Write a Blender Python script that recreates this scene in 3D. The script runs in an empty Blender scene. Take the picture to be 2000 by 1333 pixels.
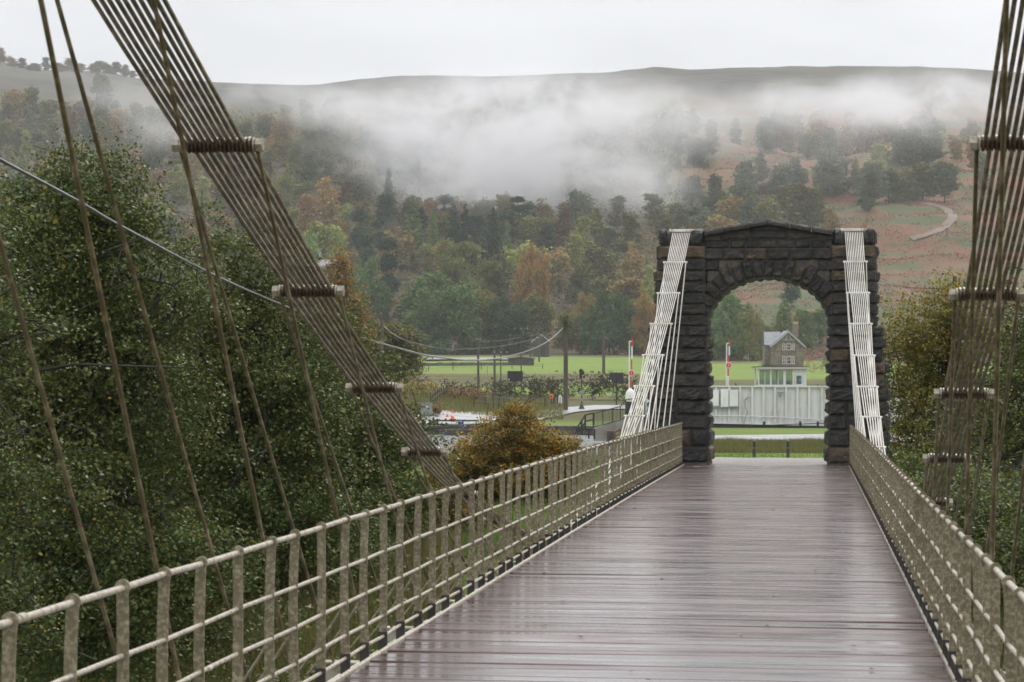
import bpy, math, random
import numpy as np
from mathutils import Vector, Matrix
R = math.radians
SC = bpy.context.scene
COL = SC.collection
rnd = random.Random(7)

# ------------------------------------------------------------------ camera, sky, sun
F = 4722.0; YAW = 0.1227; PITCH = 0.0159; ROLL = 0.0028; EYE = 1.70
cam = bpy.data.cameras.new('camera'); cam_o = bpy.data.objects.new('camera', cam); COL.objects.link(cam_o)
cam.sensor_width = 36; cam.lens = 36 * F / 2000.0; cam.clip_start = 0.1; cam.clip_end = 9000
cam_o.matrix_world = (Matrix.Translation((0, 0, EYE)) @ Matrix.Rotation(YAW, 4, 'Z') @
                      Matrix.Rotation(math.pi / 2 + PITCH, 4, 'X') @ Matrix.Rotation(ROLL, 4, 'Z'))
cam.dof.use_dof = True; cam.dof.focus_distance = 46; cam.dof.aperture_fstop = 11
SC.camera = cam_o
SUN_EL = R(52); SUN_AZ = R(18)            # azimuth measured from +Y towards +X : ahead of the camera, a little right
w = bpy.data.worlds.new('World'); SC.world = w; w.use_nodes = True
nt = w.node_tree; nt.nodes.clear()
def N(t, typ, **k):
    n = t.nodes.new(typ)
    for a, b in k.items(): setattr(n, a, b)
    return n
out = N(nt, 'ShaderNodeOutputWorld'); bg = N(nt, 'ShaderNodeBackground'); bg.inputs[1].default_value = 0.1
sky = N(nt, 'ShaderNodeTexSky', sky_type='NISHITA', sun_disc=False)
sky.sun_elevation = SUN_EL; sky.sun_rotation = SUN_AZ
tc = N(nt, 'ShaderNodeTexCoord'); sep = N(nt, 'ShaderNodeSeparateXYZ'); nt.links.new(tc.outputs['Generated'], sep.inputs[0])
cr = N(nt, 'ShaderNodeValToRGB')
cr.color_ramp.elements[0].position = 0.0; cr.color_ramp.elements[0].color = (0.52, 0.53, 0.55, 1)
cr.color_ramp.elements[1].position = 1.0; cr.color_ramp.elements[1].color = (1.25, 1.25, 1.27, 1)
e = cr.color_ramp.elements.new(0.13); e.color = (0.555, 0.56, 0.575, 1)
e = cr.color_ramp.elements.new(0.24); e.color = (0.78, 0.785, 0.80, 1)
e = cr.color_ramp.elements.new(0.45); e.color = (1.0, 1.0, 1.02, 1)
nt.links.new(sep.outputs[2], cr.inputs[0])
nz = N(nt, 'ShaderNodeTexNoise'); nz.inputs['Scale'].default_value = 5; nz.inputs['Detail'].default_value = 5
mp = N(nt, 'ShaderNodeMapping'); mp.inputs['Scale'].default_value = (1, 1, 3.0)
nt.links.new(tc.outputs['Generated'], mp.inputs[0]); nt.links.new(mp.outputs[0], nz.inputs['Vector'])
mr = N(nt, 'ShaderNodeMapRange'); mr.inputs['From Min'].default_value = .3; mr.inputs['From Max'].default_value = .7
mr.inputs['To Min'].default_value = 13.6; mr.inputs['To Max'].default_value = 17.6; nt.links.new(nz.outputs[0], mr.inputs[0])
ml = N(nt, 'ShaderNodeVectorMath', operation='SCALE'); nt.links.new(cr.outputs[0], ml.inputs[0]); nt.links.new(mr.outputs[0], ml.inputs['Scale'])
mx = N(nt, 'ShaderNodeMix', data_type='RGBA'); mx.inputs[0].default_value = 0.93
nt.links.new(sky.outputs[0], mx.inputs[6]); nt.links.new(ml.outputs[0], mx.inputs[7])
nt.links.new(mx.outputs[2], bg.inputs[0]); nt.links.new(bg.outputs[0], out.inputs[0])
sl = bpy.data.lights.new('sun', 'SUN'); sl.energy = 1.5; sl.angle = R(14); sl.color = (1, .94, .85)
so = bpy.data.objects.new('sun', sl); COL.objects.link(so)
sd = Vector((math.sin(SUN_AZ) * math.cos(SUN_EL), math.cos(SUN_AZ) * math.cos(SUN_EL), math.sin(SUN_EL)))
so.rotation_euler = sd.to_track_quat('Z', 'Y').to_euler(); so.location = (10, 20, 60)
vs = SC.view_settings; vs.view_transform = 'Standard'; vs.look = 'None'; vs.exposure = 0.0; vs.gamma = 1; vs.use_curve_mapping = False
cy = SC.cycles
try:
    cy.use_denoising = True; cy.filter_width = 1.65; cy.volume_step_rate = 2.0; cy.volume_max_steps = 96
    cy.max_bounces = 5; cy.diffuse_bounces = 2; cy.glossy_bounces = 2; cy.transmission_bounces = 3
    cy.volume_bounces = 1; cy.transparent_max_bounces = 4
    cy.sample_clamp_indirect = 4; cy.use_adaptive_sampling = True; cy.adaptive_threshold = 0.02
except Exception as ex: print(ex)

# ------------------------------------------------------------------ helpers
CA, SA = math.cos(YAW), math.sin(YAW)
YH = 666.5 + F * math.tan(PITCH)
cmw = cam_o.matrix_world.to_3x3()
def ray(px, py):
    v = cmw @ Vector(((px - 1000) / F, -(py - 666.5) / F, -1.0))
    return v
def W(px, py, d):                      # point at depth d seen at photo position
    return Vector((0, 0, EYE)) + ray(px, py) * d
def WY(px, py, Y):
    v = ray(px, py); return Vector((0, 0, EYE)) + v * (Y / v.y)
def XY(px, d):
    l = (px - 1000) / F * d
    return (CA * l - SA * d, SA * l + CA * d)

def tag(o, label=None, cat=None, group=None, kind=None):
    if label: o['label'] = label
    if cat: o['category'] = cat
    if group: o['group'] = group
    if kind: o['kind'] = kind
    return o
def thing(name, loc, label, cat, group=None):
    o = bpy.data.objects.new(name, None); COL.objects.link(o); o.location = loc
    o.empty_display_size = .1
    return tag(o, label, cat, group)
def copy_tree(o, parent=None):
    c = o.copy(); COL.objects.link(c); c.parent = parent
    for ch in list(o.children): copy_tree(ch, c)
    return c

class MB:
    def __init__(s): s.v = []; s.f = []; s.m = []; s.cur = 0
    def add(s, vs, fs):
        b = len(s.v); s.v += [tuple(p) for p in vs]
        for q in fs: s.f.append(tuple(b + i for i in q)); s.m.append(s.cur)
    def box(s, c, size, rot=None, bev=0):
        x, y, z = size[0] / 2, size[1] / 2, size[2] / 2
        if bev:
            b = min(bev, x * .6, y * .6, z * .6)
            pts = []
            for sx in (-1, 1):
                for sy in (-1, 1):
                    for sz in (-1, 1):
                        pts += [(sx * x, sy * (y - b), sz * (z - b)), (sx * (x - b), sy * y, sz * (z - b)), (sx * (x - b), sy * (y - b), sz * z)]
            def id(sx, sy, sz, k): return ((sx > 0) * 4 + (sy > 0) * 2 + (sz > 0)) * 3 + k
            fs = []
            for k in range(3):
                for sg in (-1, 1):
                    cs = [(-1, -1), (1, -1), (1, 1), (-1, 1)]
                    q = []
                    for a, bb in cs:
                        t = [a, bb]; t.insert(k, sg); q.append(id(*t, k))
                    if (sg < 0) ^ (k == 1): q.reverse()
                    fs.append(q)
            for k in range(3):           # edges along axis k
                i, j = [t for t in range(3) if t != k]
                for a in (-1, 1):
                    for bb in (-1, 1):
                        t0 = [0, 0, 0]; t1 = [0, 0, 0]; t0[k] = -1; t1[k] = 1; t0[i] = t1[i] = a; t0[j] = t1[j] = bb
                        fs.append([id(*t0, i), id(*t1, i), id(*t1, j), id(*t0, j)])
            for a in (-1, 1):
                for bb in (-1, 1):
                    for c2 in (-1, 1): fs.append([id(a, bb, c2, 0), id(a, bb, c2, 1), id(a, bb, c2, 2)])
        else:
            pts = [(sx * x, sy * y, sz * z) for sx in (-1, 1) for sy in (-1, 1) for sz in (-1, 1)]
            fs = [(0, 1, 3, 2), (4, 6, 7, 5), (0, 4, 5, 1), (2, 3, 7, 6), (0, 2, 6, 4), (1, 5, 7, 3)]
        c = Vector(c)
        if rot is not None: pts = [rot @ Vector(p) for p in pts]
        s.add([Vector(p) + c for p in pts], fs)
    def tube(s, pts, r, n=8, cap=True):
        pts = [Vector(p) for p in pts]; k = len(pts)
        rr = r if isinstance(r, (list, tuple)) else [r] * k
        vs = []; prev = None
        for i, p in enumerate(pts):
            t = (pts[min(i + 1, k - 1)] - pts[max(i - 1, 0)])
            if t.length < 1e-9: t = Vector((0, 0, 1))
            t.normalize()
            if prev is None:
                a = Vector((0, 0, 1)) if abs(t.z) < .9 else Vector((1, 0, 0))
                u = t.cross(a).normalized()
            else:
                u = (prev - t * prev.dot(t)).normalized()
            prev = u; v = t.cross(u)
            for j in range(n):
                an = 2 * math.pi * j / n
                vs.append(p + (u * math.cos(an) + v * math.sin(an)) * rr[i])
        fs = []
        for i in range(k - 1):
            for j in range(n):
                fs.append((i * n + j, i * n + (j + 1) % n, (i + 1) * n + (j + 1) % n, (i + 1) * n + j))
        if cap: fs.append(tuple(reversed(range(n)))); fs.append(tuple((k - 1) * n + j for j in range(n)))
        s.add(vs, fs)
    def prism(s, poly, off):            # poly list of 3-D points, extruded by vector off
        n = len(poly); off = Vector(off); poly = [Vector(p) for p in poly]
        vs = poly + [p + off for p in poly]
        fs = [tuple(range(n)), tuple(reversed(range(n, 2 * n)))] + [(i, n + i, n + (i + 1) % n, (i + 1) % n) for i in range(n)]
        s.add(vs, fs)
    def lathe(s, c, prof, n=16, axis='Z'):
        vs = []
        for r, z in prof:
            for j in range(n):
                a = 2 * math.pi * j / n
                p = (r * math.cos(a), r * math.sin(a), z)
                if axis == 'X': p = (p[2], p[0], p[1])
                if axis == 'Y': p = (p[0], p[2], p[1])
                vs.append((c[0] + p[0], c[1] + p[1], c[2] + p[2]))
        fs = []
        k = len(prof)
        for i in range(k - 1):
            for j in range(n): fs.append((i * n + j, i * n + (j + 1) % n, (i + 1) * n + (j + 1) % n, (i + 1) * n + j))
        fs.append(tuple(reversed(range(n)))); fs.append(tuple((k - 1) * n + j for j in range(n)))
        s.add(vs, fs)
    def build(s, name, mat, parent=None, smooth=False, root=None):
        o0 = Vector((0, 0, 0))
        if parent is not None:
            q = parent
            while q.parent is not None: q = q.parent
            o0 = Vector(q.location)
        me = bpy.data.meshes.new(name)
        me.from_pydata([(v[0] - o0.x, v[1] - o0.y, v[2] - o0.z) for v in s.v], [], s.f)
        mats = mat if isinstance(mat, (list, tuple)) else [mat]
        for m in mats: me.materials.append(m)
        if len(mats) > 1: me.polygons.foreach_set('material_index', s.m)
        if smooth: me.polygons.foreach_set('use_smooth', [True] * len(me.polygons))
        import bmesh
        bm = bmesh.new(); bm.from_mesh(me); bmesh.ops.recalc_face_normals(bm, faces=bm.faces); bm.to_mesh(me); bm.free()
        me.update()
        if smooth:
            try: me.set_sharp_from_angle(angle=R(45))
            except Exception: pass
        o = bpy.data.objects.new(name, me); COL.objects.link(o)
        if parent is not None: o.parent = parent
        return o

def np_mesh(name, V, Q, mat, parent=None, smooth=False, attrs=None):
    """V (n,3) Q (m,4) arrays"""
    me = bpy.data.meshes.new(name)
    V = np.asarray(V, dtype=np.float32); Q = np.asarray(Q, dtype=np.int32)
    k = Q.shape[1]
    me.vertices.add(len(V)); me.vertices.foreach_set('co', V.ravel())
    me.loops.add(Q.size); me.loops.foreach_set('vertex_index', Q.ravel())
    me.polygons.add(len(Q)); me.polygons.foreach_set('loop_start', np.arange(0, Q.size, k, dtype=np.int32))
    try: me.polygons.foreach_set('loop_total', np.full(len(Q), k, dtype=np.int32))
    except Exception: pass
    if smooth: me.polygons.foreach_set('use_smooth', np.ones(len(Q), dtype=bool))
    me.update(calc_edges=True); me.validate()
    if attrs:
        for nm, arr in attrs.items():
            a = me.attributes.new(nm, 'FLOAT_COLOR', 'POINT')
            a.data.foreach_set('color', np.asarray(arr, dtype=np.float32).ravel())
    me.materials.append(mat)
    o = bpy.data.objects.new(name, me); COL.objects.link(o)
    if parent is not None: o.parent = parent
    return o

# value noise
_p = np.random.RandomState(3).rand(256, 256).astype(np.float64)
def vnoise(x, y):
    x = np.asarray(x, float); y = np.asarray(y, float)
    xi = np.floor(x).astype(int); yi = np.floor(y).astype(int); fx = x - xi; fy = y - yi
    fx = fx * fx * (3 - 2 * fx); fy = fy * fy * (3 - 2 * fy)
    g = lambda a, b: _p[a & 255, b & 255]
    return (g(xi, yi) * (1 - fx) + g(xi + 1, yi) * fx) * (1 - fy) + (g(xi, yi + 1) * (1 - fx) + g(xi + 1, yi + 1) * fx) * fy
def fbm(x, y, o=4):
    s = 0; a = .5; t = 0
    for i in range(o): s = s + a * vnoise(x * 2 ** i + 17 * i, y * 2 ** i + 31 * i); t += a; a *= .5
    return s / t

# ------------------------------------------------------------------ materials
def newmat(name):
    m = bpy.data.materials.new(name); m.use_nodes = True; t = m.node_tree; t.nodes.clear()
    o = N(t, 'ShaderNodeOutputMaterial'); b = N(t, 'ShaderNodeBsdfPrincipled'); t.links.new(b.outputs[0], o.inputs[0])
    return m, t, b, o
def ramp(t, fac, stops):
    r = N(t, 'ShaderNodeValToRGB'); els = r.color_ramp.elements
    els[0].position = stops[0][0]; els[0].color = (*stops[0][1], 1)
    els[1].position = stops[-1][0]; els[1].color = (*stops[-1][1], 1)
    for p, c in stops[1:-1]:
        e = els.new(p); e.color = (*c, 1)
    if fac is not None: t.links.new(fac, r.inputs[0])
    return r.outputs[0]
def noise(t, scale, detail=4, rough=.55, vec=None, sc3=None, coord='Object'):
    n = N(t, 'ShaderNodeTexNoise'); n.inputs['Scale'].default_value = scale; n.inputs['Detail'].default_value = detail
    n.inputs['Roughness'].default_value = rough
    if vec is None:
        c = N(t, 'ShaderNodeTexCoord'); vec = c.outputs[coord]
    if sc3:
        m = N(t, 'ShaderNodeMapping'); m.inputs['Scale'].default_value = sc3; t.links.new(vec, m.inputs[0]); vec = m.outputs[0]
    t.links.new(vec, n.inputs['Vector'])
    return n.outputs[0]
def mixc(t, f, a, b, blend='MIX'):
    m = N(t, 'ShaderNodeMix', data_type='RGBA', blend_type=blend)
    if isinstance(f, float): m.inputs[0].default_value = f
    else: t.links.new(f, m.inputs[0])
    for s, q in ((6, a), (7, b)):
        if isinstance(q, tuple): m.inputs[s].default_value = (*q, 1)
        else: t.links.new(q, m.inputs[s])
    return m.outputs[2]
def maprange(t, v, a, b, c=0., d=1.):
    m = N(t, 'ShaderNodeMapRange'); t.links.new(v, m.inputs[0])
    for i, q in enumerate((a, b, c, d)): m.inputs[i + 1].default_value = q
    return m.outputs[0]
def bump(t, b, h, strength=.3, dist=.01):
    n = N(t, 'ShaderNodeBump'); n.inputs['Strength'].default_value = strength; n.inputs['Distance'].default_value = dist
    t.links.new(h, n.inputs['Height']); t.links.new(n.outputs[0], b.inputs['Normal'])
def pmat(name, stops, scale=3, rough=.6, rough2=None, bmp=0, bdist=.01, metal=0, spec=.5, detail=5, sc3=None, coat=0):
    m, t, b, o = newmat(name)
    f = noise(t, scale, detail, sc3=sc3)
    if len(stops) == 1: b.inputs['Base Color'].default_value = (*stops[0], 1)
    else:
        k = len(stops) - 1
        t.links.new(ramp(t, f, [(.32 + .36 * i / k, c) for i, c in enumerate(stops)]), b.inputs['Base Color'])
    if rough2 is None: b.inputs['Roughness'].default_value = rough
    else: t.links.new(maprange(t, f, .35, .65, rough, rough2), b.inputs['Roughness'])
    b.inputs['Metallic'].default_value = metal
    b.inputs['Specular IOR Level'].default_value = spec
    if bmp: bump(t, b, noise(t, scale * 4, 4), bmp, bdist)
    return m

M = {}
# painted iron with algae, rust and bare paint in patches
def paint_mat(name, clean, algae, rust, amt, scale=14):
    m, t, b, o = newmat(name)
    n1 = noise(t, scale, 6, .65); n2 = noise(t, scale * 2.7, 5, .7); n3 = noise(t, scale * .35, 4)
    c = mixc(t, maprange(t, n1, .62 - amt * .4, .78 - amt * .4), clean, algae)
    c = mixc(t, maprange(t, n2, .62, .72), c, rust)
    c = mixc(t, maprange(t, n3, .35, .75, 0, .5), c, algae)
    t.links.new(c, b.inputs['Base Color'])
    t.links.new(maprange(t, n1, .3, .7, .28, .6), b.inputs['Roughness'])
    bump(t, b, n2, .25, .004)
    return m
M['rod_grimy_shaded'] = paint_mat('shaded_grimy_iron', (.29, .235, .145), (.105, .085, .038), (.15, .065, .028), .62, 9)  # near-half rods: backlit shade put into the colour, plus algae and rust
M['rod_lit'] = pmat('white_painted_iron', [(.34, .32, .26), (.50, .48, .43), (.58, .57, .53)], 2.0, .4, .5)  # far-half rods: same white paint, its lit side put into the colour
M['track'] = pmat('hill_track_earth', [(.13, .095, .07), (.18, .14, .11)], .4, .8)
M['rail_bar'] = paint_mat('lichen_stained_iron', (.34, .30, .21), (.14, .12, .07), (.075, .055, .032), .6, 48)
M['rail_rod'] = paint_mat('worn_cream_rail', (.52, .47, .40), (.27, .24, .17), (.20, .12, .07), .42, 26)
M['nut'] = paint_mat('white_nut_paint', (.82, .81, .77), (.5, .48, .4), (.3, .22, .14), .15, 20)
M['nut_near'] = paint_mat('weathered_nut_paint', (.38, .35, .29), (.22, .19, .13), (.12, .07, .04), .5, 30)
M['crosshead'] = paint_mat('rusty_crosshead_iron', (.20, .15, .09), (.045, .032, .018), (.030, .014, .010), .85, 25)
M['dark_foot'] = pmat('dark_post_foot', [(.015, .014, .013), (.04, .038, .034)], 20, .35)
def wet_glint_mat():
    m, t, b, o = newmat('rusty_crosshead_iron')
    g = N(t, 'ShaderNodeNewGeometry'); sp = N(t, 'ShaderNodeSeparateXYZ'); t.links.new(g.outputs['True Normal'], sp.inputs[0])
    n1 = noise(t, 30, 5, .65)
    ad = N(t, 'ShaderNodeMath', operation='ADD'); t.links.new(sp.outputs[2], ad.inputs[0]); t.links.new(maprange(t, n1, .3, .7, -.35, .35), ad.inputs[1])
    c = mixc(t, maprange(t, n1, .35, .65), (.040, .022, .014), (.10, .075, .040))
    c = mixc(t, maprange(t, ad.outputs[0], .62, .9), c, (.55, .52, .45))  # wet highlights painted as pale colour on upward faces, over the rust
    t.links.new(c, b.inputs['Base Color']); b.inputs['Roughness'].default_value = .4
    bump(t, b, n1, .3, .004)
    return m
M['crosshead'] = wet_glint_mat()
M['flange'] = paint_mat('mossy_white_flange', (.72, .70, .66), (.30, .27, .18), (.22, .14, .08), .35, 9)
M['iron_black'] = pmat('black_paint', [(.012, .012, .013), (.03, .03, .03)], 6, .4)
M['beam'] = paint_mat('mossy_cream_beam', (.50, .47, .40), (.22, .20, .12), (.18, .11, .06), .45, 9)

def deck_mat():
    m, t, b, o = newmat('wet_deck_planks')
    g = N(t, 'ShaderNodeNewGeometry'); isl = g.outputs['Random Per Island']
    tcn = N(t, 'ShaderNodeTexCoord')
    grain = noise(t, 1.0, 6, .65, vec=tcn.outputs['Object'], sc3=(1.5, 40, 40))
    patch = noise(t, 1.1, 5, .6, vec=tcn.outputs['Object'], sc3=(.75, 4.2, 1))
    fine = noise(t, 1.0, 5, .6, vec=tcn.outputs['Object'], sc3=(5, 90, 60))
    c = ramp(t, isl, [(0, (.034, .011, .011)), (.5, (.058, .019, .018)), (1, (.095, .034, .032))])
    c = mixc(t, maprange(t, grain, .35, .7, 0, .7), c, (.022, .011, .010))
    c = mixc(t, maprange(t, patch, .55, .75, 0, .5), c, (.10, .065, .06))
    t.links.new(c, b.inputs['Base Color'])
    r1 = maprange(t, patch, .40, .62, .16, .46)
    r2 = maprange(t, isl, 0, 1, -.10, .14)
    a = N(t, 'ShaderNodeMath', operation='ADD', use_clamp=True); t.links.new(r1, a.inputs[0]); t.links.new(r2, a.inputs[1])
    t.links.new(a.outputs[0], b.inputs['Roughness'])
    b.inputs['Specular IOR Level'].default_value = .6
    b.inputs['IOR'].default_value = 1.5
    t.links.new(maprange(t, patch, .60, .45, .45, 1.0), b.inputs['Coat Weight']); b.inputs['Coat IOR'].default_value = 1.7; t.links.new(maprange(t, patch, .36, .66, .10, .28), b.inputs['Coat Roughness'])
    mm = N(t, 'ShaderNodeMath', operation='ADD'); t.links.new(grain, mm.inputs[0]); t.links.new(fine, mm.inputs[1])
    bump(t, b, mm.outputs[0], .45, .004)
    return m
M['deck'] = deck_mat()

def stone_mat():
    m, t, b, o = newmat('wet_dark_sandstone')
    g = N(t, 'ShaderNodeNewGeometry'); isl = g.outputs['Random Per Island']
    n1 = noise(t, 3.5, 8, .65); n2 = noise(t, 16, 8, .7); n3 = noise(t, 1.1, 4)
    c = ramp(t, isl, [(0, (.016, .015, .015)), (.45, (.026, .023, .021)), (.80, (.040, .034, .030)), (.86, (.070, .050, .032)), (1, (.115, .074, .040))])
    c = mixc(t, maprange(t, n1, .46, .72), c, (.009, .009, .009))
    c = mixc(t, maprange(t, n2, .58, .70, 0, .5), c, (.10, .095, .085))
    c = mixc(t, maprange(t, n3, .60, .74, 0, .35), c, (.045, .06, .025))
    t.links.new(c, b.inputs['Base Color'])
    t.links.new(maprange(t, n1, .35, .65, .38, .72), b.inputs['Roughness'])
    bump(t, b, n2, 1.0, .035)
    return m
M['stone'] = stone_mat()
M['mortar'] = pmat('dark_mortar', [(.05, .042, .036), (.11, .095, .08)], 8, .8)

def leaf_mat(name, base=None, var=.35, rough=.45, trans=.3, tint=(.25, .16, .03), tint_amt=.12, patch=.5, spec=.5):
    m, t, b, o = newmat(name)
    g = N(t, 'ShaderNodeNewGeometry'); isl = g.outputs['Random Per Island']
    oi = N(t, 'ShaderNodeObjectInfo')
    n1 = noise(t, patch, 3)
    if base is None: c = oi.outputs['Color']
    else:
        rg = N(t, 'ShaderNodeRGB'); rg.outputs[0].default_value = (*base, 1); c = rg.outputs[0]
    hs = N(t, 'ShaderNodeHueSaturation'); hs.inputs['Saturation'].default_value = .95; t.links.new(c, hs.inputs['Color'])
    t.links.new(maprange(t, isl, 0, 1, 1 - var, 1 + var), hs.inputs['Value'])
    t.links.new(maprange(t, n1, .3, .7, .465, .525), hs.inputs['Hue'])
    c = hs.outputs[0]
    # second random for tinted leaves
    mth = N(t, 'ShaderNodeMath', operation='MULTIPLY'); t.links.new(isl, mth.inputs[0]); mth.inputs[1].default_value = 37.7
    fr = N(t, 'ShaderNodeMath', operation='FRACT'); t.links.new(mth.outputs[0], fr.inputs[0])
    gt = N(t, 'ShaderNodeMath', operation='LESS_THAN'); t.links.new(fr.outputs[0], gt.inputs[0])
    t.links.new(maprange(t, n1, .4, .7, tint_amt * .3, tint_amt * 2), gt.inputs[1])
    c = mixc(t, gt.outputs[0], c, tint)
    t.links.new(c, b.inputs['Base Color']); b.inputs['Roughness'].default_value = rough
    b.inputs['Specular IOR Level'].default_value = spec
    if trans:
        tr = N(t, 'ShaderNodeBsdfTranslucent'); t.links.new(c, tr.inputs[0])
        ms = N(t, 'ShaderNodeMixShader'); ms.inputs[0].default_value = trans
        t.links.new(b.outputs[0], ms.inputs[1]); t.links.new(tr.outputs[0], ms.inputs[2]); t.links.new(ms.outputs[0], o.inputs[0])
    return m
M['leaf_near'] = leaf_mat('alder_leaves', (.080, .110, .021), .34, .42, .24, (.22, .17, .03), .06, .35, .28)
M['leaf_gold'] = leaf_mat('turning_leaves', (.165, .180, .028), .4, .45, .35, (.38, .23, .02), .25, .5, .28)
M['leaf_orange'] = leaf_mat('orange_shrub_leaves', (.21, .185, .038), .45, .5, .42, (.50, .26, .035), .34, 1.0, .25)
M['leaf_far'] = leaf_mat('far_foliage', None, .20, .7, .12, (.20, .13, .03), .04, .15, .15)
M['bark'] = pmat('dark_bark', [(.014, .012, .009), (.032, .027, .019), (.045, .045, .028)], 5, .8, bmp=.6, bdist=.02)
M['bark_pale'] = pmat('pale_birch_bark', [(.15, .13, .11), (.38, .36, .33)], 3, .7)
M['wood_pole'] = pmat('weathered_pole', [(.05, .04, .03), (.11, .09, .065)], 3, .8, sc3=(6, 6, .5))
M['wire'] = pmat('cable_sheath', [(.10, .10, .11), (.2, .2, .21)], 2, .35)
M['white'] = pmat('white_paint', [(.62, .63, .62), (.76, .77, .76)], 1.5, .45)
def girder_mat():
    m, t, b, o = newmat('stained_white_girder')
    n = noise(t, 1.0, 6, .6, sc3=(5, 5, .5)); n2 = noise(t, .9, 5); 
    c = mixc(t, maprange(t, n, .5, .72, 0, .6), (.64, .645, .64), (.36, .34, .28))
    c = mixc(t, maprange(t, n2, .6, .75, 0, .5), c, (.40, .40, .30))
    t.links.new(c, b.inputs['Base Color']); b.inputs['Roughness'].default_value = .5
    return m
M['girder'] = girder_mat()
M['red'] = pmat('red_paint', [(.55, .03, .03), (.62, .05, .04)], 3, .4)
M['orange_cone'] = pmat('orange_plastic', [(.75, .10, .03), (.8, .14, .05)], 3, .4)
M['blue'] = pmat('blue_sign', [(.02, .06, .25)], 3, .4)
M['grey_box'] = pmat('grey_cabinet', [(.18, .19, .18), (.26, .27, .25)], 2, .5)
M['concrete'] = pmat('damp_concrete', [(.16, .15, .13), (.36, .34, .30)], 1.2, .7, bmp=.3)
M['slate'] = pmat('wet_slate', [(.14, .15, .17), (.24, .25, .27)], 1.5, .3, .5)
M['roof_pale'] = pmat('pale_tin_roof', [(.35, .36, .37), (.5, .51, .52)], 1.5, .35)
M['timber_dark'] = pmat('dark_timber', [(.035, .03, .027), (.075, .065, .055)], 2, .7)
M['glass'] = pmat('dark_glass', [(.03, .05, .05), (.06, .08, .08)], 1, .08)
def cab_glass():
    m, t, b, o = newmat('cabin_glass')
    b.inputs['Base Color'].default_value = (.42, .50, .48, 1); b.inputs['Transmission Weight'].default_value = .85
    b.inputs['Roughness'].default_value = .05; b.inputs['IOR'].default_value = 1.05
    return m
M['cab_glass'] = cab_glass()
def rubble_mat(name, cols, scale):
    m, t, b, o = newmat(name)
    v = N(t, 'ShaderNodeTexVoronoi'); v.inputs['Scale'].default_value = scale
    c = N(t, 'ShaderNodeTexCoord'); mp = N(t, 'ShaderNodeMapping'); mp.inputs['Scale'].default_value = (1, 1, 1.6)
    t.links.new(c.outputs['Object'], mp.inputs[0]); t.links.new(mp.outputs[0], v.inputs['Vector'])
    sp = N(t, 'ShaderNodeSeparateXYZ'); t.links.new(v.outputs['Color'], sp.inputs[0])
    t.links.new(ramp(t, sp.outputs[0], [(i / (len(cols) - 1), q) for i, q in enumerate(cols)]), b.inputs['Base Color'])
    b.inputs['Roughness'].default_value = .85
    bump(t, b, v.outputs['Distance'], .5, .05)
    return m
M['house_stone'] = rubble_mat('house_rubble', [(.09, .072, .056), (.15, .12, .095), (.22, .18, .145)], 2.2)
M['drystone'] = rubble_mat('drystone', [(.035, .033, .03), (.08, .075, .065), (.12, .11, .095)], 3)
def road_mat():
    m, t, b, o = newmat('wet_road')
    n = noise(t, .25, 6); n2 = noise(t, 12, 4)
    t.links.new(ramp(t, n, [(.3, (.16, .16, .165)), (.7, (.27, .265, .26))]), b.inputs['Base Color'])
    t.links.new(maprange(t, n, .35, .65, .24, .45), b.inputs['Roughness']); b.inputs['Coat Weight'].default_value = .6; b.inputs['Coat Roughness'].default_value = .3; bump(t, b, n2, .12, .004)
    return m
M['road'] = road_mat()
M['gravel'] = pmat('gravel_path', [(.10, .095, .085), (.22, .21, .19), (.34, .33, .30)], 9, .55, .8, bmp=.8, bdist=.02)
def water_mat(name, base, br, sc):
    m, t, b, o = newmat(name)
    b.inputs['Base Color'].default_value = (*base, 1); b.inputs['Roughness'].default_value = .38
    b.inputs['Specular IOR Level'].default_value = .6
    bump(t, b, noise(t, sc, 5, sc3=(1, 1.6, 1)), br, .05)
    return m
M['canal'] = water_mat('canal_water', (.03, .035, .035), .15, 3)
M['river'] = water_mat('river_water', (.012, .012, .009), .4, 4)

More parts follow.
